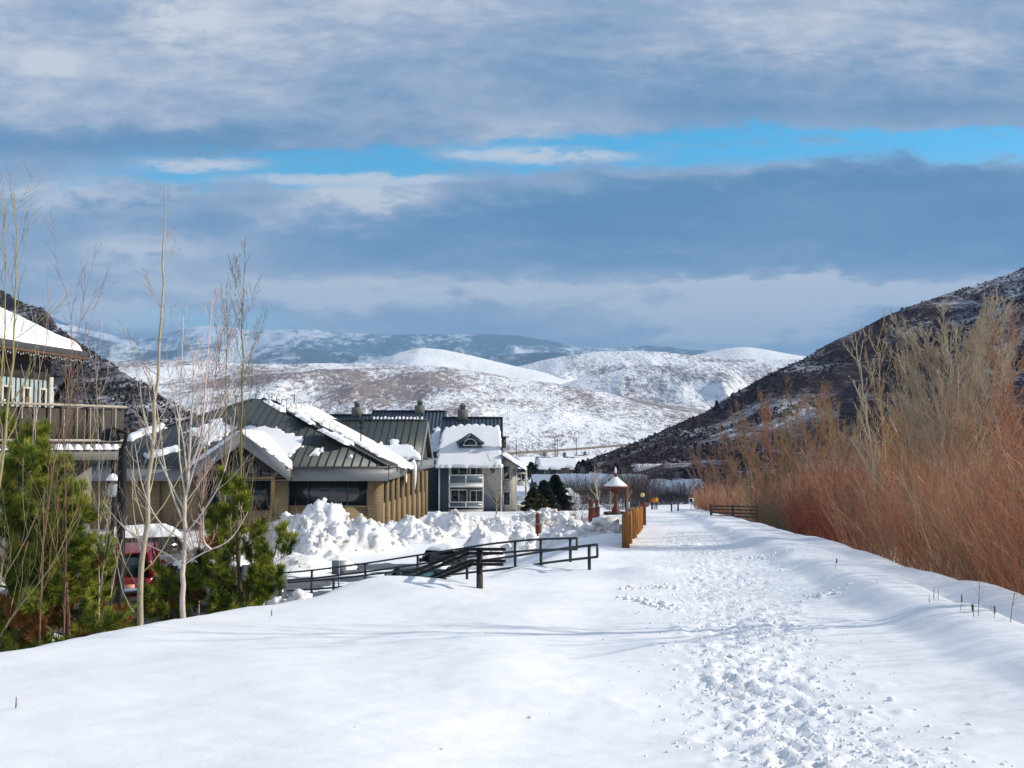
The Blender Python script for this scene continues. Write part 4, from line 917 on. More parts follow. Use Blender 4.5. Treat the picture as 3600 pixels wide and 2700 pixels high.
# ================================================================== orange board fence by the trail
f0, f1 = P(2199, 1800, 33), P(2257, 1786, 56); t = thing('board_fence', 'orange-brown vertical board fence along the left edge of the trail', 'fence', (f0[0], f0[1], gz(f0[0], f0[1])))
fd = nrm((f1 - f0) * V3(1, 1, 0)); fn = V3(fd[1], -fd[0], 0); Lf_ = np.hypot(*(f1 - f0)[:2])
nb_ = 8
for i in range(nb_):
    a = Lf_ * i / nb_; b = Lf_ * (i + 1) / nb_; mb = MB()
    for s in np.arange(a + .12, b - .05, .19):
        q = f0 + fd * s; zb = gz(q[0], q[1]) - .15; zt_ = gz(f0[0] + fd[0] * a, f0[1] + fd[1] * a) + 1.03 + .03 * rng.normal() - (zt(f0[1]) * 0)
        mb.box((q[0], q[1], (zb + zt_) / 2), (.18, .035, zt_ - zb), (fd, fn, EZ))
    mb.build('board_panel', M['fence'], t)
    q = f0 + fd * a; zb = gz(q[0], q[1]) - .2; mb = MB(); mb.lathe((q[0], q[1], zb), [(.13, 0), (.125, 1.26), (.1, 1.33), (.0, 1.34)], 10); mb.build('post', M['fence'], t)
q = P(2262, 1800, 61); mb = MB(); zb = gz(q[0], q[1]); mb.lathe((q[0], q[1], zb - .2), [(.17, 0), (.16, 1.35), (.19, 1.36), (.19, 1.5), (.1, 1.6), (0, 1.61)], 12)
tag(mb.build('wooden_post', M['redwood']), 'stout red-brown post at the far end of the orange fence', 'post')
q = P(2259, 1740, 68); zb = gz(q[0], q[1]); t = thing('bollard_light', 'slim post with a pale yellow globe above the fence end', 'light', (q[0], q[1], zb))
mb = MB(); mb.tube([V3(q[0], q[1], zb - .1), q - V3(0, 0, .1)], .05, 8); mb.build('post', M['black'], t)
mb = MB(); mb.lathe(q, [(.0, -.15), (.1, -.12), (.15, 0), (.1, .12), (0, .15)], 14); mb.build('globe', M['yellow'], t)
# post and pale panel behind the near end of the fence
q = P(2201, 1717, 46); zb = gz(q[0], q[1]); t = thing('signpost', 'tall thin post with a pale grey panel behind the near end of the fence', 'signpost', (q[0], q[1], zb))
mb = MB(); mb.box((q[0], q[1], (q[2] + zb) / 2), (.08, .08, q[2] - zb)); mb.build('post', M['redwood'], t)
mb = MB(); c = P(2208, 1781, 45.9); mb.box(c, (.14, .05, .44)); mb.box(c + V3(0, -.03, .2), (.16, .02, .03)); mb.build('panel', M['signpale'], t)
# ================================================================== trail kiosk
q = P(2165, 1806, 92); zb = gz(q[0], q[1]); t = thing('trail_kiosk', 'red-brown mushroom shaped trail kiosk with a snow capped hip roof', 'kiosk', (q[0], q[1], zb))
K = lambda x, y, z: V3(q[0] + x, q[1] + y, zb + z)
mb = MB(); mb.lathe(K(0, 0, -.2), [(.2, 0), (.17, .9), (.17, 2.5), (.24, 2.62)], 8); mb.build('post', M['redwood'], t)
mb = MB(); mb.lathe(K(0, 0, 0), [(.42, -.2), (.42, .25), (.3, .55), (.2, .75), (.17, .76)], 4); mb.build('plinth', M['redwood'], t)
mb = MB()
for a in range(4): c_, s_ = math.cos(a * math.pi / 2 + .5), math.sin(a * math.pi / 2 + .5); mb.span(K(.17 * c_, .17 * s_, 1.9), K(.75 * c_, .75 * s_, 2.4), .1, .1)
mb.build('bracket', M['redwood'], t)
h_ = 1.02
mb = MB(); mb.lathe(K(0, 0, 2.42), [(0, 0), (h_ * 1.1, 0), (h_ * 1.12, .14), (h_ * .55, .55), (.14, .92), (.0, .95)], 8); mb.build('roof', M['redwood'], t)
mb = MB(); mb.lathe(K(0, 0, 2.6), [(h_ * 1.06, 0), (h_ * 1.0, .1), (h_ * .52, .5), (.16, .84), (.0, .88)], 16); mb.build('snow_cover', M['roofsnow'], t, True)
mb = MB(); mb.lathe(K(0, 0, 3.35), [(.14, 0), (.14, .3), (.2, .32), (.06, .42), (.05, .9), (0, .95)], 8); mb.build('finial', M['redwood'], t)
mb = MB(); mb.lathe(K(0, 0, 3.75), [(.09, 0), (.1, .3), (.05, .55), (0, .6)], 8); mb.build('finial_snow', M['roofsnow'], t, True)
mb = MB()
for a in range(8): c_, s_ = math.cos(a * math.pi / 4), math.sin(a * math.pi / 4); mb.span(K(.95 * c_ - .38 * s_, .95 * s_ + .38 * c_, .12), K(.95 * c_ + .38 * s_, .95 * s_ - .38 * c_, .12), .3, .2)
mb.build('bench_ring', M['oldwood'], t)
# pair of carved red posts and a stub in the snow
for (px, py, D, w_, hh, lab) in ((2080, 1822, 74, .46, 1.28, 'thick red-brown carved post left of the kiosk, the nearer of two'), (2100, 1812, 79, .36, 1.15, 'slimmer red-brown carved post just right of the thick one'), (1893, 1858, 56, .34, .75, 'brown wooden stub standing in the snow blocks')):
    c = P(px, py, D); zb = min(gz(c[0], c[1]), c[2]) - .1; hh = c[2] + hh - zb; o_ = thing('carved_post', lab, 'post', (c[0], c[1], zb), 'red-brown posts')
    mb = MB(); mb.box((c[0], c[1], zb + hh * .35), (w_, w_, hh * .7)); mb.box((c[0] - w_ * .12, c[1], zb + hh * .85), (w_ * .7, w_ * .8, hh * .24)); mb.build('shaft', M['redwood'], o_)
    mb = MB(); mb.lathe((c[0] - w_ * .12, c[1], zb + hh * .97), [(w_ * .4, 0), (w_ * .42, .05), (w_ * .2, .16), (0, .18)], 8); mb.build('cap', M['redwood'], o_)
# right: weathered rail fence, bollards, small sign
a, b = P(2500, 1815, 78), P(2660, 1822, 72); t = thing('rail_fence', 'weathered dark three rail fence at the foot of the willows', 'fence', (a[0], a[1], gz(a[0], a[1])))
za = zt(a[1]) - .1; zb = zt(b[1]) - .1
for i in range(3):
    q = a + (b - a) * i / 2; z_ = za + (zb - za) * i / 2; mb = MB(); mb.box((q[0], q[1], z_ + .35), (.16, .16, 1.5)); mb.build('post', M['oldwood'], t)
for k in range(4): mb = MB(); mb.span(V3(a[0] - .1, a[1] - .1, za + .25 + .25 * k), V3(b[0] + .1, b[1] - .1, zb + .25 + .25 * k), .06, .12); mb.build('rail', M['oldwood'], t)
for (px, D, lab) in ((2361, 116, 'left one of two dark bollards across the far trail'), (2384, 112, 'right one of two dark bollards across the far trail')):
    c = P(px, 1795, D); zb = gz(c[0], c[1]); mb = MB(); mb.lathe((c[0], c[1], zb - .1), [(.09, 0), (.085, .85), (.1, .86), (.1, .92), (.05, .99), (0, 1.0)], 12); tag(mb.build('trail_bollard', M['black']), lab, 'bollard', 'bollards across the trail')
c = P(2430, 1761, 104); zb = gz(c[0], c[1]); t = thing('trail_sign', 'small square trail sign with a dark symbol on a thin post beside the willows', 'sign', (c[0], c[1], zb))
mb = MB(); mb.box((c[0], c[1] + .05, (c[2] + zb) / 2), (.08, .05, c[2] - zb)); mb.build('post', M['signpale'], t)
mb = MB(); mb.box(c, (.52, .04, .6)); sp = mb.build('sign_board', M['white'], t)
mb = MB(); mb.box(c + V3(-.03, -.03, .05), (.3, .02, .34)); mb.box(c + V3(.13, -.03, -.16), (.16, .02, .1)); mb.build('symbol', M['black'], sp)
# sign on a pole in the car park (seen from behind)
c = P(1192, 1995, 36); zb = gz(c[0], c[1]); t = thing('parking_sign', 'blank grey back of a car park sign on a thin pole', 'sign', (c[0], c[1], zb))
mb = MB(); mb.box(c, (.52, .02, .5)); mb.build('sign_board', M['signgrey'], t)
mb = MB(); mb.box((c[0], c[1] - .03, (c[2] + .25 + zb) / 2), (.05, .03, c[2] + .25 - zb)); mb.build('pole', M['signgrey'], t)
# lamp posts
c = P(432, 1560, 24); zb = gz(c[0], c[1]); t = thing('lamp_post', 'thick black lamp post rising between the pine and the slender aspen', 'lamp post', (c[0], c[1], zb))
mb = MB(); mb.lathe((c[0], c[1], zb - .1), [(.16, 0), (.16, .5), (.105, .6), (.1, c[2] - zb)], 12); mb.build('pole', M['black'], t)
mb = MB(); mb.tube([c + V3(0, 0, -.1), c + V3(.1, 0, .25), c + V3(-.25, 0, .35)], .05, 8); mb.build('arm', M['black'], t)
mb = MB(); mb.lathe(c + V3(-.3, 0, .1), [(0, .28), (.16, .24), (.24, 0), (.2, -.03), (0, -.04)], 12); mb.build('lamp_head', M['black'], t)
c = P(396, 1700, 27); zb = gz(c[0], c[1]); t = thing('lantern_post', 'black lantern with a snow cap left of the thick lamp post', 'lamp post', (c[0], c[1], zb))
mb = MB(); mb.lathe((c[0], c[1], zb - .1), [(.12, 0), (.12, .4), (.07, .5), (.06, c[2] - zb - .55), (.1, c[2] - zb - .42)], 12); mb.build('pole', M['black'], t)
mb = MB(); mb.lathe(c + V3(0, 0, -.36), [(.08, 0), (.11, .08), (.13, .34), (.1, .4)], 8); mb.build('lantern_glass', M['lanternglass'], t)
mb = MB(); mb.lathe(c + V3(0, 0, .02), [(.18, 0), (.19, .02), (.09, .13), (.03, .2), (0, .21)], 12); mb.build('lantern_cap', M['black'], t)
mb = MB(); mb.lathe(c + V3(0, 0, .08), [(.17, 0), (.16, .05), (.08, .16), (0, .2)], 12); mb.build('snow_cap', M['roofsnow'], t, True)
# power poles in the valley
for (px, y0, y1, D, lab) in ((1815, 1610, 1545, 560, 'leftmost thin power pole by the far road'), (1951, 1617, 1544, 520, 'power pole beyond the valley roofs, left of a close pair'), (1960, 1617, 1544, 535, 'power pole beyond the valley roofs, right of a close pair'), (2027, 1600, 1542, 590, 'rightmost thin power pole by the far road')):
    b = P(px, y0, D); a = P(px, y1, D); t = thing('power_pole', lab, 'power pole', (b[0], b[1], b[2]), 'power poles in the valley')
    mb = MB(); mb.tube([b - V3(0, 0, 3), a], [.22, .16], 8); mb.build('pole', M['oldwood'], t)
    mb = MB(); mb.box(a - V3(0, 0, .8), (2.4, .18, .18)); mb.build('crossarm', M['oldwood'], t)

# ================================================================== vehicles
def vehicle(name, label, loc, rot, L, W, H, belt, x_ws0, x_ws1, x_rw1, x_rw0, paint, snow=0., lift=.25, front=True, plate=None, wheels=.34, truck=False, glass='glass'):
    """local +x forward; cabin from rear base x_rw0, roof x_rw1..x_ws1, windscreen base x_ws0"""
    t = thing(name, label, 'truck' if truck else 'car', loc, 'cars parked below the bank')
    cr, sr = math.cos(rot), math.sin(rot); ax = (V3(cr, sr, 0), V3(-sr, cr, 0), EZ); o = np.asarray(loc, float)
    def loft(secs, mat, nm, par, sm=True):
        mb = MB(); Vt = np.array(secs, float); n, k, _ = Vt.shape; idx = np.arange(n * k).reshape(n, k)
        F = [(idx[i, j], idx[i, (j + 1) % k], idx[i + 1, (j + 1) % k], idx[i + 1, j]) for i in range(n - 1) for j in range(k)] + [tuple(idx[0][::-1]), tuple(idx[-1])]
        mb.add(o + Vt.reshape(-1, 3) @ np.array(ax), F); ob = mb.build(nm, mat, par, False); md = ob.modifiers.new('Bevel', 'BEVEL'); md.width = .05; md.segments = 2; return ob
    w = W / 2; h = L / 2
    def sec(x, wb, zlo, zb): return [(x, -wb * .94, zlo), (x, -wb, zlo + (zb - zlo) * .45), (x, -wb * .95, zb), (x, 0, zb + .03), (x, wb * .95, zb), (x, wb, zlo + (zb - zlo) * .45), (x, wb * .94, zlo)]
    body = loft([sec(-h, w * .9, lift + .12, belt * .93), sec(-h + .15, w, lift, belt), sec(x_rw0, w, lift, belt), sec(x_ws0, w, lift, belt), sec(h - .5, w * .97, lift, belt * .9), sec(h - .1, w * .92, lift + .05, belt * .82), sec(h, w * .8, lift + .15, belt * .7)], paint, 'body', t)
    def cs(x, wt, z0, z1): return [(x, -wt, z0), (x, -wt * .98, z1), (x, wt * .98, z1), (x, wt, z0)]
    Vg = [(x_rw0 + .03, w * .9, belt - .02), (x_ws0 - .03, w * .9, belt - .02), (x_ws1, w * .76, H - .05), (x_rw1, w * .76, H - .05)]
    mb = MB(); pts = [V3(a, s * b, c) for s in (-1, 1) for (a, b, c) in Vg]
    mb.add(o + np.array(pts) @ np.array(ax), [(0, 1, 2, 3), (7, 6, 5, 4), (0, 4, 5, 1), (1, 5, 6, 2), (2, 6, 7, 3), (3, 7, 4, 0)]); mb.build('window', M[glass], t)
    T_ = lambda a, b, c: o + V3(a, b, c) @ np.array(ax)
    xm_ = (x_ws0 + x_rw0) / 2
    for s in (-1, 1):
        for (xa, xb, wa, ha) in ((x_ws0, x_ws1, .07, .06), (x_rw0, x_rw1, .14, .12), (xm_, (x_ws1 + x_rw1) / 2, .1, .05)):
            mb = MB(); mb.span(T_(xa, s * w * .905, belt), T_(xb, s * w * .775, H - .03), wa, ha); mb.build('pillar', paint, t)
    loft([[(x_rw1 - .06, -w * .74, H - .07), (x_rw1 - .06, -w * .7, H - .01), (x_rw1 - .06, w * .7, H - .01), (x_rw1 - .06, w * .74, H - .07)], [((x_rw1 + x_ws1) / 2, -w * .8, H - .07), ((x_rw1 + x_ws1) / 2, -w * .7, H + .03), ((x_rw1 + x_ws1) / 2, w * .7, H + .03), ((x_rw1 + x_ws1) / 2, w * .8, H - .07)], [(x_ws1 + .06, -w * .74, H - .07), (x_ws1 + .06, -w * .7, H - .01), (x_ws1 + .06, w * .7, H - .01), (x_ws1 + .06, w * .74, H - .07)]], paint, 'roof', t)
    for sx_ in (-h + .85, h - .85):
        for s in (-1, 1):
            c = T_(sx_, s * (w - .1), wheels); a3 = (ax[0], EZ, ax[1] * s); mb = MB()
            mb.lathe(c, [(.0, -.1), (wheels * .8, -.1), (wheels, -.07), (wheels, .09), (wheels * .9, .12), (wheels * .62, .12), (.0, .08)], 18, a3); wh = mb.build('wheel', M['tyre'], t)
            mb = MB(); mb.lathe(c, [(.0, .1), (wheels * .2, .13), (wheels * .55, .11), (wheels * .6, .135), (wheels * .56, .09)], 14, a3); mb.build('rim', M['chrome'], wh)
    for s in (-1, 1):
        mb = MB(); mb.box(T_(-h + .03, s * w * .82, belt * .78), (.14, .18, .3), ax); mb.build('taillight', M['tail'], t)
        mb = MB(); mb.box(T_(h - .12, s * w * .66, belt * .68), (.2, .3, .15), ax); mb.build('headlight', M['lens'], t)
        mb = MB(); mb.box(T_(x_ws0 - .35, s * (w + .08), belt + .08), (.1, .2, .14), ax); mb.build('mirror', paint, t)
    mb = MB(); mb.box(T_(-h - .05, 0, lift + .22), (.16, W * .96, .16), ax); mb.build('bumper', M['chrome'] if truck else M['black'], t)
    mb = MB(); mb.box(T_(h - .02, 0, lift + .22), (.16, W * .8, .18), ax); mb.build('bumper', M['black'], t)
    mb = MB(); mb.box(T_(-h - .02, plate if plate else 0, belt * .72), (.04, .32, .17), ax); mb.build('number_plate', M['plate'], t)
    if snow:
        mb = MB(); snowpatch(mb, T_(x_rw1 - .05, -w * .72, H), ax[0], ax[1], [(0, 0), (x_ws1 - x_rw1 + .1, 0), (x_ws1 - x_rw1 + .1, w * 1.44), (0, w * 1.44)], snow, .08, .08, 1.2, .5, .03)
        snowpatch(mb, T_(x_ws0 + .2, -w * .8, belt - .02), ax[0], ax[1], [(0, 0), (h - x_ws0 - .5, 0), (h - x_ws0 - .5, w * 1.6), (0, w * 1.6)], snow * .6, .08, .1, 1.2, .4, .1); mb.build('snow_cover', M['roofsnow'], t, True)
    return t
def lotz(x, y): return float(zl(y)) - .02
c = P(436, 2000, 32.5); vehicle('pickup_truck', 'red pickup truck with a cab-high cap, seen from behind beside the lamp post', (c[0] - .7, c[1] + 2.4, lotz(0, 33)), R(106), 5.2, 1.92, 1.92, 1.12, 1.35, .75, -2.45, -2.55, M['carred'], 0., .48, plate=-.2, wheels=.4, truck=True)
c = P(560, 1900, 42); vehicle('parked_suv', 'silver off-roader with a thick snow cap behind the red pickup', (c[0], c[1], lotz(0, 42)), R(20), 4.6, 1.85, 1.8, 1.05, 1.2, .7, -2.1, -2.25, M['carsilver'], .5, .3)
c = P(330, 1960, 38); vehicle('parked_car', 'silver car half hidden by the big pine beside the red pickup', (c[0], c[1], lotz(0, 38)), R(75), 4.4, 1.75, 1.45, .92, 1.1, .4, -1.1, -1.7, M['carsilver'], .2, .2)
c = P(700, 2010, 33); vehicle('parked_car', 'black car with a snowy bonnet behind the white-barked aspen', (c[0], c[1], lotz(0, 33)), R(-60), 4.5, 1.78, 1.42, .92, 1.0, .3, -1.0, -1.7, M['carblack'], .22, .2)
c = P(812, 2100, 28.3); vehicle('parked_car', 'dull green car tail with an orange and white plate under the smaller pine', (c[0] - .3, c[1] + 2, lotz(0, 29.5) + .3), R(86), 4.6, 1.8, 1.6, 1.05, .9, .3, -1.6, -2.1, M['cargreen'], .15, .25, plate=.35)
c = P(1560, 1945, 45); vehicle('parked_car', 'black car half buried in snow beyond the ramp railings', (c[0], c[1], lotz(0, 45) - .5), R(-105), 4.3, 1.75, 1.45, .92, .9, .3, -.9, -1.6, M['carblack'], .25, .2)
c = P(1470, 1995, 39.5); vehicle('parked_car', 'low dark car with a teal tinted windscreen behind the stair handrail', (c[0], c[1], lotz(0, 39) - .72), R(-75), 4.3, 1.75, 1.35, .9, .9, .2, -.9, -1.6, M['carblack'], .0, .2, glass='carteal')

# ================================================================== two walkers far along the trail
def skinned(name, verts, edges, rad, mat, par, root=0, sub=1):
    me = bpy.data.meshes.new(name); o3 = ORG[par.name]
    me.from_pydata([tuple(np.array(v) - o3) for v in verts], edges, []); ob = bpy.data.objects.new(name, me); COL.objects.link(ob); ob.parent = par
    md = ob.modifiers.new('Skin', 'SKIN'); md.use_smooth_shade = True
    for i, sv in enumerate(me.skin_vertices[0].data): sv.radius = (rad[i], rad[i]); sv.use_root = i == root
    ms = ob.modifiers.new('Sub', 'SUBSURF'); ms.levels = sub; ms.render_levels = sub
    me.materials.append(mat); ORG[ob.name] = o3
    return ob
def person(label, px, D, jk, step, hgt):
    c = P(px, 1789, D); zb = gz(c[0], c[1]); s = hgt / 1.75; t = thing('person', label, 'person', (c[0], c[1], zb), 'pair of walkers on the trail')
    Q = lambda x, y, z: (c[0] + x * s, c[1] + y * s, zb + z * s)
    st = step
    J = [Q(0, 0, .95), Q(0, 0, 1.15), Q(0, .0, 1.38), Q(0, 0, 1.5), Q(0, .01, 1.56), Q(0, -.01, 1.64), Q(0, 0, 1.72)]; rd = [.13, .12, .14, .06, .055, .095, .06]; E = [(i, i + 1) for i in range(6)]
    for sg in (-1, 1):
        n = len(J); J += [Q(sg * .1, 0, .9), Q(sg * .1, sg * st * .5 + .02, .5), Q(sg * .1, sg * st, .1), Q(sg * .11, sg * st - .16, .04)]; rd += [.085, .06, .045, .04]; E += [(0, n), (n, n + 1), (n + 1, n + 2), (n + 2, n + 3)]
        n = len(J); J += [Q(sg * .19, 0, 1.4), Q(sg * .26, -sg * st * .3, 1.14), Q(sg * .25, -sg * st * .6 - .06, .92), Q(sg * .25, -sg * st * .6 - .08, .84)]; rd += [.06, .045, .032, .026]; E += [(2, n), (n, n + 1), (n + 1, n + 2), (n + 2, n + 3)]
        b = n + 3; hx, hy = sg * .25, -sg * st * .6 - .08
        for k, (dy, ln) in enumerate(((-.03, .075), (-.01, .085), (.01, .08), (.03, .065))):
            m = len(J); J += [Q(hx, hy + dy, .8), Q(hx - sg * .012, hy + dy - .01, .8 - ln)]; rd += [.009, .007]; E += [(b, m), (m, m + 1)]
        m = len(J); J += [Q(hx - sg * .03, hy - .035, .83), Q(hx - sg * .045, hy - .05, .78)]; rd += [.01, .008]; E += [(b, m), (m, m + 1)]
    skinned('body', J, E, [r_ * s for r_ in rd], M['skin'], t)
    Jk = [Q(0, 0, .86), Q(0, 0, 1.12), Q(0, 0, 1.36), Q(0, 0, 1.48)]; rk = [.18, .16, .17, .085]; Ek = [(0, 1), (1, 2), (2, 3)]
    for sg in (-1, 1): n = len(Jk); Jk += [Q(sg * .19, 0, 1.4), Q(sg * .265, -sg * st * .3, 1.14), Q(sg * .255, -sg * st * .6 - .05, .94)]; rk += [.085, .07, .055]; Ek += [(2, n), (n, n + 1), (n + 1, n + 2)]
    skinned('jacket', Jk, Ek, [r_ * s for r_ in rk], jk, t)
    Jt = [Q(0, 0, .92)]; rt = [.15]; Et = []
    for sg in (-1, 1): n = len(Jt); Jt += [Q(sg * .1, 0, .86), Q(sg * .1, sg * st * .5 + .02, .5), Q(sg * .1, sg * st, .08)]; rt += [.11, .085, .075]; Et += [(0, n), (n, n + 1), (n + 1, n + 2)]
    skinned('trousers', Jt, Et, [r_ * s for r_ in rt], M['trouser'], t)
    mb = MB()
    for sg in (-1, 1): q = np.array(Q(sg * .1, sg * st - .06, .05)); mb.box(q, (.11, .3, .12))
    mb.build('boots', M['black'], t)
    mb = MB(); q = np.array(Q(0, .015, 1.66)); mb.lathe(q, [(.105, -.06), (.115, 0), (.1, .07), (.05, .12), (0, .125)], 14); mb.build('hair', M['hair'], t, True)
    f = MB()
    for sg in (-1, 1): f.lathe(np.array(Q(sg * .035, -.095, 1.645)), [(0, -.012), (.012, 0), (0, .012)], 8); 
    f.build('eye', M['black'], t)
    f = MB(); f.prism([np.array(Q(-.015, -.095, 1.6)), np.array(Q(.015, -.095, 1.6)), np.array(Q(0, -.1, 1.645))], (0, -.025, 0)); f.build('nose', M['skin'], t)
person('walker in an orange-red jacket and dark trousers, left of the pair', 2293, 130, M['jackorange'], .16, 1.72)
person('walker in an orange-yellow jacket and dark trousers, right of the pair', 2306, 129, M['jackyellow'], -.17, 1.78)
# ================================================================== bare trees
CW = (.56, .48, .42); CT = (.34, .30, .15); CR = (.27, .155, .11); CB = (.17, .12, .075); CG = (.42, .36, .22); CO = (.42, .22, .07)
def bare(name, label, pts, D, r0, c_trunk, c_twig, lv, N=26, rt=.35, group=None, base=True, cat='tree', v=.14):
    """bare tree whose trunk follows photo points pts at distance D; lv = levels of growth"""
    T = np.array([P(q[0], q[1], q[2] if len(q) > 2 else D) for q in pts])
    if base: T = np.concatenate([[V3(T[0][0], T[0][1], min(gz(T[0][0], T[0][1]), T[0][2]) - .15)], T])
    t = thing(name, label, cat, T[0], group)
    Pk = polyline(T, N)[None]; Pk[:, 1:-1] += rng.normal(size=(1, N - 2, 3)) * r0 * .25
    Rk = r0 * (1 - (1 - rt * .3) * np.linspace(0, 1, N) ** .9)[None]; Rk = np.maximum(Rk, .003)
    mb = MB(); mb.tubes(Pk, Rk, 8, colvar(1, c_trunk, .05)); mb.build('trunk', M['bark'], t, True)
    mb = MB(); cur = (Pk, Rk)
    for i, L in enumerate(lv):
        Pc, Rc = grow(*cur, **L)
        f = min(1, i * .5 + .15); c = np.array(c_trunk) * (1 - f) + np.array(c_twig) * f
        mb.tubes(Pc, Rc, 4 if i == 0 else 3, colvar(len(Pc), c, v)); cur = (Pc, Rc)
    mb.build('crown', M['twig'], t)
    return t
SL = [dict(n=16, tr=(.3, .98), Lf=.26, ang=.75, N=7, up=.12, rf=.42, taper=.75, rmin=.004, wig=.1), dict(n=5, tr=(.3, 1), Lf=.4, ang=.6, N=4, up=.1, rf=.6, rmin=.003), ]
# tall thin aspen
bare('aspen_tree', 'tall slender green-barked aspen whose bare tip rises highest into the sky', [(487, 2190), (500, 1980), (512, 1850), (530, 1640), (545, 1450), (562, 1250), (572, 1000), (577, 800), (581, 655)], 15, .056, (.44, .38, .25), (.38, .3, .18),
     [dict(n=20, tr=(.12, .86), Lf=.24, ang=.85, N=8, up=.24, rf=.28, taper=.85, rmin=.004, wig=.1), dict(n=4, tr=(.3, .95), Lf=.42, ang=.55, N=5, up=.12, rf=.6, rmin=.003), dict(n=3, tr=(.3, .95), Lf=.4, ang=.5, N=3, up=.05, rf=.7, rmin=.0028)])
# white barked one with hand placed scaffold limbs
T = [(641, 2175), (644, 2050), (648, 1960), (650, 1820), (658, 1700), (668, 1580), (676, 1420), (690, 1250)]
t = bare('aspen_tree', 'white-barked aspen with a candelabra of pale limbs beside the smaller pine', T, 13.6, .042, CW, (.55, .43, .36), [dict(n=12, tr=(.42, .95), Lf=.36, ang=.55, N=7, up=.2, rf=.28, taper=.6, rmin=.004), dict(n=5, tr=(.25, .95), Lf=.42, ang=.5, N=5, up=.15, rf=.6, rmin=.0035), dict(n=2, tr=(.3, .95), Lf=.45, ang=.5, N=3, up=.1, rf=.7, rmin=.003)])
mb = MB()
for L_ in ([(644, 1990), (600, 1950), (545, 1925), (480, 1890), (420, 1830), (370, 1760)], [(646, 1985), (700, 1950), (740, 1930), (790, 1915), (830, 1870), (866, 1800)], [(742, 1930), (738, 1900), (760, 1840), (780, 1770)], [(648, 1900), (560, 1860), (500, 1790), (455, 1700), (420, 1560)],
           [(650, 1880), (720, 1800), (790, 1690), (825, 1560), (845, 1430)], [(652, 1800), (590, 1690), (530, 1560), (490, 1430), (478, 1290)], [(655, 1760), (630, 1600), (640, 1430), (655, 1200), (662, 1120)], [(660, 1660), (720, 1560), (745, 1400), (770, 1220), (795, 1080)], [(656, 1740), (700, 1640), (760, 1520), (850, 1380), (940, 1240)],
           [(650, 1850), (610, 1760), (575, 1640), (555, 1480), (530, 1320)], [(658, 1690), (640, 1560), (600, 1400), (560, 1260)]):
    q = np.array([P(a, b, 13.6 + rng.uniform(-.05, .05)) for a, b in L_]); dv = rng.normal() * .5; q[:, 1] += np.linspace(0, dv, len(q))
    Pk = polyline(q, 14)[None]; Rk = np.linspace(.0125, .0045, 14)[None]; mb.tubes(Pk, Rk, 5, colvar(1, CW, .08))
    cur = (Pk, Rk)
    for Lv in (dict(n=7, tr=(.25, .97), Lf=.34, ang=.55, N=5, up=.16, rf=.55, rmin=.004), dict(n=3, tr=(.3, .95), Lf=.45, ang=.5, N=4, up=.1, rf=.65, rmin=.003)):
        cur = grow(*cur, **Lv); mb.tubes(*cur, 3, colvar(len(cur[0]), (.52, .41, .35), .14))
mb.build('scaffold_limb', M['twig'], t)
# left edge pair and leaning stems
LL = [dict(n=18, tr=(.35, .97), Lf=.2, ang=.6, N=6, up=.2, rf=.42, taper=.5, rmin=.004), dict(n=4, tr=(.3, .95), Lf=.45, ang=.5, N=4, up=.15, rf=.6, rmin=.003)]
bare('aspen_tree', 'thin tan aspen at the left edge, taller fork of two', [(-40, 2000), (0, 1700), (32, 1390), (55, 1100), (60, 880), (52, 680)], 12.5, .035, CT, CB, LL)
bare('aspen_tree', 'thinnest tan aspen hard against the left edge', [(-60, 1900), (-20, 1600), (12, 1250), (22, 950), (16, 680)], 13.2, .028, CT, CB, LL)
for i, (L_, lab) in enumerate((([(-60, 2120), (60, 1970), (150, 1760), (215, 1560), (262, 1330)], 'yellow leaning sapling crossing the big pine'), ([(-30, 2260), (90, 2090), (170, 2040), (225, 1900), (300, 1720), (330, 1500)], 'long bent sapling stem low in front of the big pine'),
                               ([(150, 1900), (200, 1560), (255, 1300), (250, 1000), (190, 930)], 'reddish sapling before the blue lodge wall'), ([(230, 2050), (232, 1700), (215, 1450), (285, 1180), (340, 1130)], 'red twigged sapling at the lodge corner'),
                               ([(350, 2060), (345, 1850), (350, 1600), (340, 1400), (335, 1200)], 'pale thin sapling left of the black lamp post'), ([(118, 1800), (110, 1500), (150, 1200), (240, 1010)], 'thin sapling reaching over the lodge eave'))):
    bare('sapling', lab, L_, 13.5 + .5 * i, .016, CT if i < 2 else CR if i < 4 else CW, CB if i < 2 else CR if i < 4 else CT, [dict(n=14, tr=(.25, .97), Lf=.3, ang=.5, N=6, up=.2, rf=.6, rmin=.0035), dict(n=4, tr=(.3, .95), Lf=.42, ang=.5, N=4, up=.12, rf=.65, rmin=.003)], 18, group='bare saplings on the bank')
# pair before the office
PP = [dict(n=34, tr=(.2, .97), Lf=.16, ang=.5, N=6, up=.28, rf=.4, taper=.3, rmin=.006), dict(n=5, tr=(.25, .95), Lf=.45, ang=.45, N=4, up=.2, rf=.6, rmin=.004), dict(n=3, tr=(.3, .95), Lf=.45, ang=.45, N=3, up=.1, rf=.7, rmin=.0035)]
bare('aspen_tree', 'upright aspen before the office gable, taller of the pair', [(838, 1960), (845, 1700), (848, 1480), (853, 1250), (852, 1080), (862, 920)], 23, .055, (.22, .18, .09), CB, PP)
bare('aspen_tree', 'upright aspen before the office gable, shorter of the pair', [(790, 1960), (790, 1700), (792, 1500), (793, 1300), (800, 1060)], 24, .042, (.3, .25, .14), CB, PP)
bare('aspen_tree', 'pinkish young aspen between the tall aspen and the gable', [(700, 1980), (715, 1700), (745, 1420), (770, 1230), (800, 1090)], 19, .03, (.45, .34, .3), (.42, .27, .22), PP)
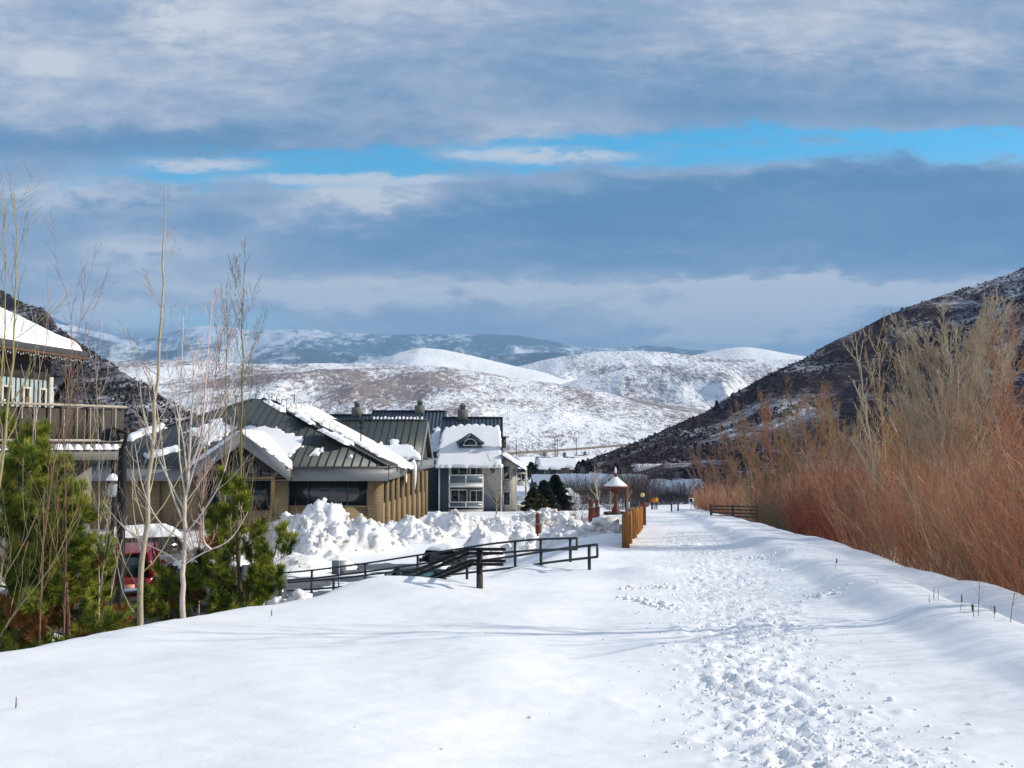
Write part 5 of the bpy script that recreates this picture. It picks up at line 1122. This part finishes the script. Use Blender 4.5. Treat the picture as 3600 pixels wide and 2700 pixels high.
# spreading tan bushes by the office
def bush(name, label, px, py, D, h, wd, n, c1, c2, lv2=4, rb=.008, group=None, kind='shrub', lean=0., zb=None):
    c = P(px, py, D); z0 = gz(c[0], c[1]) if zb is None else zb; t = thing(name, label, kind, (c[0], c[1], z0), group)
    a = rng.uniform(0, 2 * np.pi, n); q = np.sqrt(rng.uniform(0, 1, n)); b = np.stack([c[0] + wd * .25 * q * np.cos(a), c[1] + wd * .25 * q * np.sin(a), np.full(n, z0 - .1)], 1)
    d = nrm(np.stack([q * np.cos(a) * wd / h * .8 + lean, q * np.sin(a) * wd / h * .8, np.ones(n)], 1)); L = h * rng.uniform(.6, 1.05, n)
    out = [b]; p = b
    for k in range(5): d = nrm(d + .1 * rng.normal(size=d.shape) + V3(0, 0, .06)); p = p + d * (L / 5)[:, None]; out.append(p)
    Pk = np.stack(out, 1); Rk = np.linspace(1, .35, 6)[None] * rng.uniform(.7, 1.2, n)[:, None] * rb
    mb = MB(); mb.tubes(Pk, Rk, 3, colvar(n, c1, .2)); mb.build('stem', M['twig'], t)
    mb = MB(); Pc, Rc = grow(Pk, Rk, lv2, (.25, .98), .38, .5, 4, .12, .65, rmin=rb * .4); mb.tubes(Pc, Rc, 3, colvar(len(Pc), c2, .2))
    Pc, Rc = grow(Pc, Rc, 3, (.3, .98), .45, .5, 3, .1, .7, rmin=rb * .35); mb.tubes(Pc, Rc, 3, colvar(len(Pc), c2, .25)); mb.build('twig', M['twig'], t)
    return t
bush('bare_shrub', 'spreading tan leafless shrub against the office wall, right of the gable', 930, 1880, 40, 3.4, 3.2, 60, (.32, .25, .13), (.34, .26, .14))
bush('bare_shrub', 'tan leafless shrub below the office gable', 800, 1900, 38, 3.0, 3., 50, (.28, .21, .12), (.3, .22, .12))
bush('bare_shrub', 'brown leafless shrub below the left office eave', 600, 1900, 38, 3.6, 4., 60, (.22, .16, .1), (.22, .16, .1))
bush('bare_shrub', 'brown leafless shrub under the lodge deck', 300, 1900, 34, 3.6, 4., 60, (.22, .15, .1), (.24, .15, .1))
bush('bare_shrub', 'reddish twiggy shrub before the lodge', 200, 1900, 24, 4.0, 2.0, 22, (.32, .16, .1), (.34, .16, .1))
bare('bare_tree', 'small tan bare tree against the slate apartment corner', [(1745, 1830), (1746, 1760), (1744, 1700), (1738, 1640)], 80, .08, (.35, .3, .2), (.36, .3, .2), [dict(n=16, tr=(.25, .97), Lf=.55, ang=.75, N=5, up=.1, rf=.5, rmin=.012), dict(n=5, tr=(.25, .95), Lf=.5, ang=.6, N=4, up=.05, rf=.6, rmin=.01), dict(n=3, tr=(.3, .95), Lf=.5, ang=.5, N=3, up=.05, rf=.7, rmin=.008)])
KA = [dict(n=22, tr=(.2, .97), Lf=.3, ang=.55, N=5, up=.2, rf=.4, taper=.5, rmin=.012), dict(n=5, tr=(.25, .95), Lf=.45, ang=.5, N=4, up=.12, rf=.6, rmin=.01), dict(n=3, tr=(.3, .95), Lf=.45, ang=.5, N=3, up=.1, rf=.7, rmin=.008)]
bare('aspen_tree', 'pale aspen left of the kiosk, tallest of three', [(2104, 1805), (2100, 1740), (2092, 1690), (2096, 1640)], 84, .09, (.6, .54, .42), (.3, .24, .17), KA)
bare('aspen_tree', 'small pale aspen just left of the kiosk post', [(2144, 1800), (2147, 1750), (2146, 1710)], 98, .07, (.5, .45, .36), (.26, .2, .15), KA)
bare('aspen_tree', 'small brown aspen just right of the kiosk post', [(2206, 1800), (2205, 1760), (2212, 1690)], 97, .07, (.4, .33, .24), (.26, .19, .14), KA)
for (px, py, D, h, w_, n, c, lab) in ((1990, 1860, 62, 1.3, 3.2, 60, (.3, .17, .16), 'thin pinkish shrub standing in the snow blocks'), (2040, 1830, 78, 1.2, 3.6, 60, (.24, .1, .09), 'low dark red shrub left of the carved posts'), (1960, 1815, 84, 1.3, 3.5, 60, (.26, .1, .08), 'low red shrub in front of the black pine'),
                                      (2190, 1790, 125, 4.5, 8, 90, (.055, .04, .04), 'dark leafless thicket right behind the kiosk'), (2240, 1790, 140, 6.5, 6, 90, (.06, .045, .045), 'dark leafless thicket left of the walkers'), (2360, 1780, 150, 3.2, 9, 90, (.05, .04, .045), 'dark leafless thicket behind the two bollards'), (2010, 1790, 130, 4.2, 8, 90, (.07, .055, .05), 'brown leafless thicket right of the black pine'),
                                      (2300, 1770, 165, 3, 9, 80, (.045, .04, .045), 'dark hedge of bare twigs behind the walkers'), (2110, 1790, 150, 3.5, 8, 80, (.075, .05, .045), 'brown leafless thicket behind the kiosk aspens'), (2420, 1700, 190, 5, 12, 90, (.06, .045, .045), 'dark leafless thicket beyond the willow tip'), (2280, 1690, 240, 7, 10, 90, (.035, .03, .032), 'dark leafless tree clump among the valley roofs'), (2060, 1740, 185, 4.5, 11, 100, (.04, .032, .034), 'dark thicket before the broad valley roof left of the kiosk'), (2215, 1735, 180, 5, 8, 100, (.04, .032, .034), 'dark thicket between the kiosk and the walkers'), (2395, 1745, 165, 4.2, 9, 100, (.045, .035, .036), 'dark thicket above the trail bollards')):
    bush('bare_shrub', lab, px, py, D, h, w_, n * (2 if D > 110 else 1), c, tuple(k * 1.1 for k in c), 5, .006 + D * .00010)
bare('sapling', 'single thin dark sapling in the snow by the ramp', [(975, 2010), (980, 1900), (985, 1800)], 44, .03, (.1, .08, .06), (.1, .08, .06), [dict(n=5, tr=(.4, .95), Lf=.25, ang=.4, N=4, up=.2, rf=.5, rmin=.006)], 12)

# ================================================================== pines
def needles(mb, Pk, n, L, w_, cols, spread=.55, t0=.15):
    S, N, _ = Pk.shape
    t = (t0 + (1 - t0) * rng.uniform(0, 1, (S, n)) ** .7) * (N - 1); i = np.minimum(t.astype(int), N - 2); f = (t - i)[..., None]; s = np.arange(S)[:, None]
    b = Pk[s, i] * (1 - f) + Pk[s, i + 1] * f; T = nrm(Pk[s, i + 1] - Pk[s, i])
    d = nrm(T + spread * rng.normal(size=T.shape) + V3(0, 0, .12)); sd_ = nrm(np.cross(d, rng.normal(size=d.shape)))
    ln = L * rng.uniform(.6, 1.15, (S, n))[..., None]
    V = np.stack([b - sd_ * w_ / 2, b + sd_ * w_ / 2, b + d * ln], 2).reshape(-1, 3)
    c = np.repeat(np.repeat(cols, n, 0) * rng.uniform(.65, 1.35, (S * n, 1)), 3, 0)
    mb.add(V, np.arange(len(V)).reshape(-1, 3), c)
def pine(label, pts, D, r0, n1, Lf, dead, lv2=8, nn=60, nl=.13, nw=.008, seed_c=((.175, .225, .022), (.34, .34, .04), (.05, .085, .014)), tr=(.08, .97), up=.13, name='pine_tree', ang=1.1, tp=.72):
    T = np.array([P(q[0], q[1], D) for q in pts]); T = np.concatenate([[V3(T[0][0], T[0][1], min(gz(T[0][0], T[0][1]), T[0][2]) - .2)], T])
    t = thing(name, label, 'tree', T[0]); Pk = polyline(T, 24)[None]; Rk = np.linspace(r0, .012, 24)[None]
    mb = MB(); mb.tubes(Pk, Rk, 8, colvar(1, (.13, .085, .055), .1)); 
    P1, R1 = grow(Pk, Rk, n1, tr, Lf, ang, 7, up, .4, .08, .3, .2, tp, .15, .006); mb.tubes(P1, R1, 4, colvar(len(P1), (.14, .09, .055), .15))
    P2, R2 = grow(P1, R1, lv2, (.3, 1.), .34, .75, 4, .25, .6, .12, .4, .12, .3, .25, .004); mb.tubes(P2, R2, 3, colvar(len(P2), (.15, .1, .05), .15)); mb.build('trunk', M['twig'], t, True)
    P3, R3 = grow(P2, R2, 2, (.3, .9), .6, .6, 3, .3, .6, .12, .4, .1, .3, .25, .003)
    sh = [P1[:, -3:], P2[:, 1:], P3]; mb = MB()
    for Pq in sh:
        n = len(Pq); k = rng.uniform(0, 1, n); C = np.where(k[:, None] < .45, np.array(seed_c[0]), np.where(k[:, None] < .78, np.array(seed_c[1]), np.array(seed_c[2])))
        # browned needles sit in clumps low and deep in the tree
        cn = fbm(Pq[:, 0, 0] * 1.3 + 3, Pq[:, 0, 2] * 1.3, 2); hz_ = (Pq[:, 0, 2] - T[0][2]) / (T[-1][2] - T[0][2])
        dm_ = (cn + (0.5 - hz_) * .5 > .5 - dead); C = np.where(dm_[:, None], np.array((.32, .14, .03)) * rng.uniform(.6, 1.1, (n, 1)), C)
        needles(mb, Pq, nn, nl, nw, C)
    mb.build('needles', M['needle'], t)
    return t
pine('big bushy green pine filling the lower left', [(110, 2250), (105, 2050), (110, 1850), (120, 1620)], 16, .1, 58, .42, .08, 11, 80, .16, .010)
pine('narrow pointed pine leader at the left edge behind the big pine', [(20, 2200), (60, 1900), (70, 1680), (78, 1470)], 17, .07, 30, .22, .02, 9, 70, .15, .010)
pine('lower pine flank right of the big pine, reaching to the red pickup', [(240, 2230), (232, 2050), (215, 1900), (200, 1740)], 15.4, .07, 40, .30, .08, 10, 70, .15, .010)
pine('smaller pine with orange browned needles in front of the office', [(850, 2150), (838, 1990), (832, 1860), (830, 1720)], 18, .06, 30, .36, .22, 9, 80, .15, .010, ang=1.0)
pine('young pine sprig leaning right over the snow heap', [(880, 2130), (930, 2040), (965, 1960), (975, 1900)], 18.4, .03, 12, .4, .05, 7, 60, .15, .010)
pine('low bushy pine between the two aspen trunks', [(590, 2190), (595, 2120), (600, 2040)], 17.5, .05, 26, .42, .2, 8, 60, .15, .010)
pine('low browned pine behind the white-barked aspen', [(740, 2160), (745, 2080), (745, 2010)], 18.5, .05, 22, .45, .3, 8, 60, .15, .010)
pine('low dark pine spray at the foot of the slender aspen', [(345, 2260), (347, 2230), (350, 2190)], 14.6, .04, 16, .3, .05, 7, 44, .14, .008)

def conifer(name, label, px, top, base, D, wd, c=(.016, .026, .018), nl=900, group=None, zbase=None):
    a = P(px, top, D); b = P(px, base, D); z0 = min(gz(b[0], b[1]), b[2]) if zbase is None else zbase; h = a[2] - z0; t = thing(name, label, 'tree', (b[0], b[1], z0), group)
    mb = MB(); mb.tube([V3(b[0], b[1], z0 - .3), V3(b[0], b[1], z0 + h * .97)], [h * .02, .02], 6, colvar(1, (.06, .045, .035))); mb.build('trunk', M['twig'], t)
    f = rng.uniform(.06, 1, nl) ** .8; az = rng.uniform(0, 2 * np.pi, nl); r = wd * (1 - f) ** .8 * rng.uniform(.35, 1.05, nl) * (1 + .25 * np.sin(f * 40)) + .05
    q = np.stack([b[0] + r * np.cos(az), b[1] + r * np.sin(az), z0 + f * h - r * .15], 1); d = nrm(np.stack([np.cos(az), np.sin(az), rng.uniform(-.5, .3, nl)], 1)); s_ = nrm(np.cross(d, rng.normal(size=d.shape))); sz = (h * .075 * rng.uniform(.6, 1.3, nl))[:, None]
    V = np.stack([q - d * sz, q + s_ * sz * .45, q + d * sz, q - s_ * sz * .45], 1).reshape(-1, 3)
    mb = MB(); mb.add(V, np.arange(nl * 4).reshape(-1, 4), np.repeat(colvar(nl, c, .35), 4, 0)); mb.build('crown', M['needle'], t)
conifer('conifer', 'black-green pine, tallest beside the valley roofs', 1952, 1672, 1815, 118, 2.4, (.012, .02, .014), 2600)
conifer('conifer', 'dark pine leaning on the right of the apartments', 1912, 1690, 1815, 112, 2.0, (.02, .03, .016), 2000)
conifer('juniper_bush', 'olive green juniper at the foot of the apartments', 1874, 1712, 1820, 102, 1.5, (.06, .065, .02), 2200)
conifer('juniper_bush', 'round olive juniper between the apartments and the black pine', 1900, 1740, 1825, 98, 1.7, (.07, .07, .02), 1800)
conifer('conifer', 'dark fir on the left of the valley houses', 1868, 1625, 1700, 250, 4.5, (.012, .018, .014), 900)
for i, (px, tp_, bs, D, w_, lab) in enumerate(((2035, 1622, 1672, 280, 2.5, 'leftmost of the row of firs above the broad valley roof'), (2050, 1616, 1672, 285, 2.6, 'second of the row of firs above the broad valley roof'), (2072, 1620, 1672, 290, 2.4, 'third of the row of firs above the broad valley roof'), (2092, 1630, 1672, 282, 2.2, 'short fir right of the row above the broad valley roof'), (2165, 1628, 1680, 270, 2.4, 'dark fir directly above the kiosk'), (2205, 1625, 1690, 262, 2.6, 'dark fir between the two houses under the slope'),
                                               (2520, 1408, 1450, 352, 1.6, 'lone fir standing on the crest of the right slope'), (2460, 1468, 1486, 352, 1.2, 'small fir lower down the crest of the right slope'), (2300, 1538, 1562, 342, 1.6, 'small fir near the foot of the right crest'), (3278, 1050, 1076, 384, 1.4, 'tiny fir high on the crest above the pale cottonwood'))):
    b = P(px, bs, D)
    conifer('conifer', lab, px, tp_, bs, D, w_, (.012, .018, .014), 500, 'small firs in the valley and on the slope', b[2] - .6 if 'crest' in lab else None)

# ================================================================== willows and trees right of the trail
nc_ = 520
cy = 8.5 + 112 * rng.uniform(0, 1, nc_) ** 1.2; ceu = np.interp(cy, [8, 14, 20, 30, 45, 60, 80, 105, 120], [6.8, 5.5, 5.5, 5.9, 6.2, 6.5, 6.7, 4.8, 4.4])
cu = ceu + .5 + 6.5 * rng.uniform(0, 1, nc_) ** 1.3; cx = cu + xc(cy)
ch_ = (2.9 + 2.1 * sstep(cu - ceu, .3, 3.6)) * rng.uniform(.72, 1.15, nc_) * np.interp(cy, [8, 20, 60, 85, 110, 120], [1.05, 1.0, 1.05, 1.0, .85, .6])
pal = np.array([(.47, .19, .095), (.38, .15, .085), (.45, .27, .15), (.50, .38, .24), (.22, .115, .07), (.34, .27, .2)])
cc = np.digitize(rng.uniform(0, 1, nc_) + .25 * fbm(cx * .2, cy * .12, 2) + np.interp(cy, [8, 50, 90], [-.05, .1, .18]), [.38, .60, .78, .9, .97]); ccol = pal[cc] * (1 + .12 * rng.normal(size=(nc_, 1)))
dk = (np.abs(cy - 62) < 8) & (cu < 8.8); ccol[dk] = np.array((.14, .105, .07)); rd_ = (np.abs(cy - 46) < 7) & (cu - ceu < 2.8); ccol[rd_] = np.array((.21, .06, .035))
ns = 19; n = nc_ * ns; ci = np.repeat(np.arange(nc_), ns)
a = rng.uniform(0, 2 * np.pi, n); q = np.sqrt(rng.uniform(0, 1, n))
b = np.stack([cx[ci] + .35 * q * np.cos(a), cy[ci] + .35 * q * np.sin(a), np.zeros(n)], 1); b[:, 2] = ground(b[:, 0], b[:, 1], False) - .1
d = nrm(np.stack([.62 * q * np.cos(a) + .12 * rng.normal(size=n) - .05, .62 * q * np.sin(a) + .12 * rng.normal(size=n), np.ones(n)], 1)); h = ch_[ci] * rng.uniform(.55, 1.1, n)
out = [b]; p = b
for k in range(6): d = nrm(d + .10 * rng.normal(size=d.shape) + V3(0, 0, .05)); p = p + d * (h / 6)[:, None]; out.append(p)
Pk = np.stack(out, 1); rs = rng.uniform(.6, 1.4, n) * np.interp(b[:, 1], [8, 20, 60, 120], [.0055, .0068, .012, .018]); Rk = np.linspace(1, .3, 7)[None] * rs[:, None]
cw = np.clip(ccol[ci] * (1 + .2 * rng.normal(size=(n, 1))), .01, .9)
mb = MB(); mb.tubes(Pk, Rk, 3, cw)
P1, R1 = grow(Pk, Rk, 5, (.28, .98), .30, .5, 4, .10, .6, .10, .4, .3, .3, .3, .0025); c1 = np.clip(np.repeat(cw, 5, 0) * (1 + .15 * rng.normal(size=(len(P1), 1))), .01, .9); R1 = np.maximum(R1, np.repeat(Rk[:, :1] * .36, 5, 0)); mb.tubes(P1, R1, 3, c1)
P2, R2 = grow(P1, R1, 2, (.3, .95), .5, .55, 3, .06, .8, .12, .4, .2, .3, .3, .0022); mb.tubes(P2, np.maximum(R2, np.repeat(R1[:, :1] * .8, 2, 0)), 3, np.repeat(c1, 2, 0))
o_ = mb.build('willow_thicket', M['twig'], org=(8, 30, -3)); tag(o_, 'dense red-brown leafless willow thicket all along the right of the trail', 'willow', kind='stuff')
# taller trees above the thicket
CTT = (.52, .44, .30)
def big(label, base, top, D, r0, c1, c2, n1=26, Lf=.5, ang=.5, up=.12, l2=8, l3=5, rm=.010, x2=None, name='bare_tree', tr=(.12, .96), l4=0):
    pts = [base, ((base[0] * .66 + top[0] * .34) + rng.uniform(-8, 8), base[1] * .66 + top[1] * .34), ((base[0] * .33 + top[0] * .67) + rng.uniform(-8, 8), base[1] * .33 + top[1] * .67), top]
    lv = [dict(n=n1, tr=tr, Lf=Lf, ang=ang, N=8, up=up, rf=.36, taper=.6, rmin=rm * 1.3, wig=.08), dict(n=l2, tr=(.25, .98), Lf=.38, ang=.45, N=5, up=.12, rf=.55, taper=.4, rmin=rm), dict(n=l3, tr=(.25, .98), Lf=.42, ang=.45, N=4, up=.1, rf=.65, rmin=rm * .8)]
    if l4: lv.append(dict(n=l4, tr=(.25, .98), Lf=.45, ang=.45, N=3, up=.08, rf=.7, rmin=rm * .7))
    return bare(name, label, pts, D, r0, c1, c2, lv, 20, group='leafless trees above the willows')
big('large pale broad-crowned cottonwood standing highest above the willows', (3310, 1900), (3365, 1140), 34, .15, CTT, (.48, .40, .29), 54, .54, .78, .12, 13, 10, .006, name='cottonwood_tree', tr=(.14, .86), l4=5)
big('pale cottonwood stem right of the large one, blending into its crown', (3420, 1880), (3480, 1270), 35, .11, CTT, (.46, .38, .28), 36, .56, .72, .12, 11, 9, .006, name='cottonwood_tree', l4=4)
big('slim pale aspen leaning left before the dark slope', (3065, 1620), (3005, 1165), 42, .09, (.56, .5, .37), (.44, .37, .25), 26, .26, .55, .15, 6, 4, .010, name='aspen_tree')
big('tan twin stem just right of the slim leaning aspen', (3120, 1700), (3085, 1180), 43, .09, (.42, .32, .17), (.36, .27, .15), 24, .3, .5, .15, 7, 5, .010)
big('short straight tan tree left of the cottonwood', (3220, 1720), (3180, 1290), 40, .08, (.4, .3, .14), (.38, .25, .12), 22, .4, .5, .15, 8, 5, .010)
for (bx, by, tx, ty, D, c, lab) in ((2560, 1760, 2540, 1555, 85, (.27, .15, .10), 'reddish bare tree nearest the tip of the willows'), (2640, 1720, 2610, 1485, 80, (.26, .17, .10), 'brown bare tree above the weathered rail fence'), (2720, 1700, 2690, 1455, 75, (.32, .16, .09), 'red-brown bare tree at the middle of the slope foot'), (2790, 1690, 2800, 1425, 70, (.24, .17, .09), 'olive brown bare tree left of a red-brown clump'),
                                    (2860, 1660, 2880, 1415, 66, (.34, .18, .10), 'red-brown bare tree right of an olive brown one'), (2950, 1660, 2940, 1445, 60, (.3, .21, .11), 'tan bare tree left of the slim leaning aspen'), (2680, 1760, 2750, 1625, 72, (.22, .16, .09), 'low olive bare tree leaning right over the willows'), (2480, 1760, 2450, 1605, 105, (.25, .15, .11), 'faint brown bare tree beyond the willow tip'),
                                    (3360, 1800, 3390, 1385, 38, (.38, .2, .09), 'orange-brown bare tree behind the pale cottonwood'), (3560, 1800, 3560, 1240, 32, (.34, .15, .08), 'red-brown bare tree at the right edge'), (3150, 1780, 3140, 1485, 46, (.4, .24, .1), 'orange twigged tree between aspen and cottonwood'), (3020, 1750, 3020, 1535, 50, (.34, .21, .12), 'low brown tree in front of the slim leaning aspen')):
    big(lab, (bx, by), (tx, ty), D, .0011 * D + .02, c, tuple(k * 1.05 for k in c), 27, .52, .60, .10, 10, 8, .0001 * D + .002, l4=3)
bare('bare_tree', 'red twigs of a bare tree entering at the upper right edge', [(4380, 2150), (4330, 1750), (4200, 1400), (4030, 1100), (3880, 820), (3760, 560)], 13, .11, (.3, .14, .12), (.3, .12, .12), [dict(n=20, tr=(.25, .97), Lf=.36, ang=.8, N=7, up=.1, rf=.5, rmin=.005), dict(n=6, tr=(.25, .95), Lf=.45, ang=.55, N=4, up=.08, rf=.6, rmin=.003), dict(n=3, tr=(.25, .95), Lf=.45, ang=.5, N=3, up=.08, rf=.6, rmin=.003)])
# dry stalks in the snow
def stalk(label, px, py, D, hpx, c=(.12, .08, .05), r=.004, head=True, br=3, lean=0.):
    b = P(px, py, D); z0 = gz(b[0], b[1]); h = hpx / FPX * D; t = thing('dry_stalk', label, 'plant', (b[0], b[1], z0), 'dry stalks poking from the snow')
    Pk = polyline([V3(b[0], b[1], z0 - .05), V3(b[0] + lean * h * .4, b[1], z0 + h * .5), V3(b[0] + lean * h, b[1], z0 + h)], 8)[None]; Rk = np.linspace(r, r * .5, 8)[None]
    mb = MB(); mb.tubes(Pk, Rk, 5, colvar(1, c))
    if br: Pc, Rc = grow(Pk, Rk, br, (.35, .95), .35, .6, 4, .15, .6, rmin=.0018); mb.tubes(Pc, Rc, 3, colvar(len(Pc), c))
    mb.build('stem', M['twig'], t)
    if head:
        q = Pk[0, -1]; mb = MB(); mb.lathe(q - V3(0, 0, .03), [(.0, -.05), (r * 2.6, -.035), (r * 2.8, .03), (0, .05)], 6); mb.build('seed_head', M['barkbrown'], t)
for a in (('thicker dark stub of a close pair at the lip of the hollow', 3283, 2110, 14.2, 40, (.1, .07, .03), .007, False, 0, .05), ('thinner dark stub of a close pair at the lip of the hollow', 3298, 2112, 14.1, 44, (.1, .07, .03), .005, False, 0, .05), ('short dark stub left below the close pair of stubs', 3267, 2138, 13.3, 26, (.1, .07, .03), .006, False, 0, .05),
          ('tall branching red stalk in the blue hollow', 3440, 2205, 11.9, 140, (.13, .06, .05), .004, True, 5, .08), ('short thick seed stalk in the blue hollow', 3425, 2200, 11.8, 40, (.1, .05, .04), .005, True, 3, -.1), ('thin seed stalk left of the tall branching one', 3378, 2190, 12.2, 56, (.14, .08, .05), .003, True, 1, .1), ('dark arching stalk near the right edge', 3552, 2232, 11.3, 130, (.1, .06, .05), .004, True, 4, .2), ('little stalk between the tall and the arching one', 3497, 2218, 11.6, 40, (.12, .07, .05), .0035, True, 2, .05),
          ('thin leaning stalk close under the willows', 3470, 2130, 13.5, 60, (.2, .12, .07), .003, False, 3, .25), ('small pale stalk alone on the left snowfield', 55, 2410, 7.8, 34, (.4, .3, .18), .0015, True, 1, .1), ('two-tipped pale stalk above the ditch, under the willows', 2935, 2005, 20, 36, (.25, .18, .1), .005, True, 1, .2), ('fine dry stalk at the crest left of the mound', 945, 2165, 12.9, 40, (.4, .28, .16), .002, True, 2, .25), ('small brown stalk alone near the hollow', 3083, 2050, 16.2, 14, (.2, .14, .08), .004, False, 0, 0.)):
    stalk(*a)
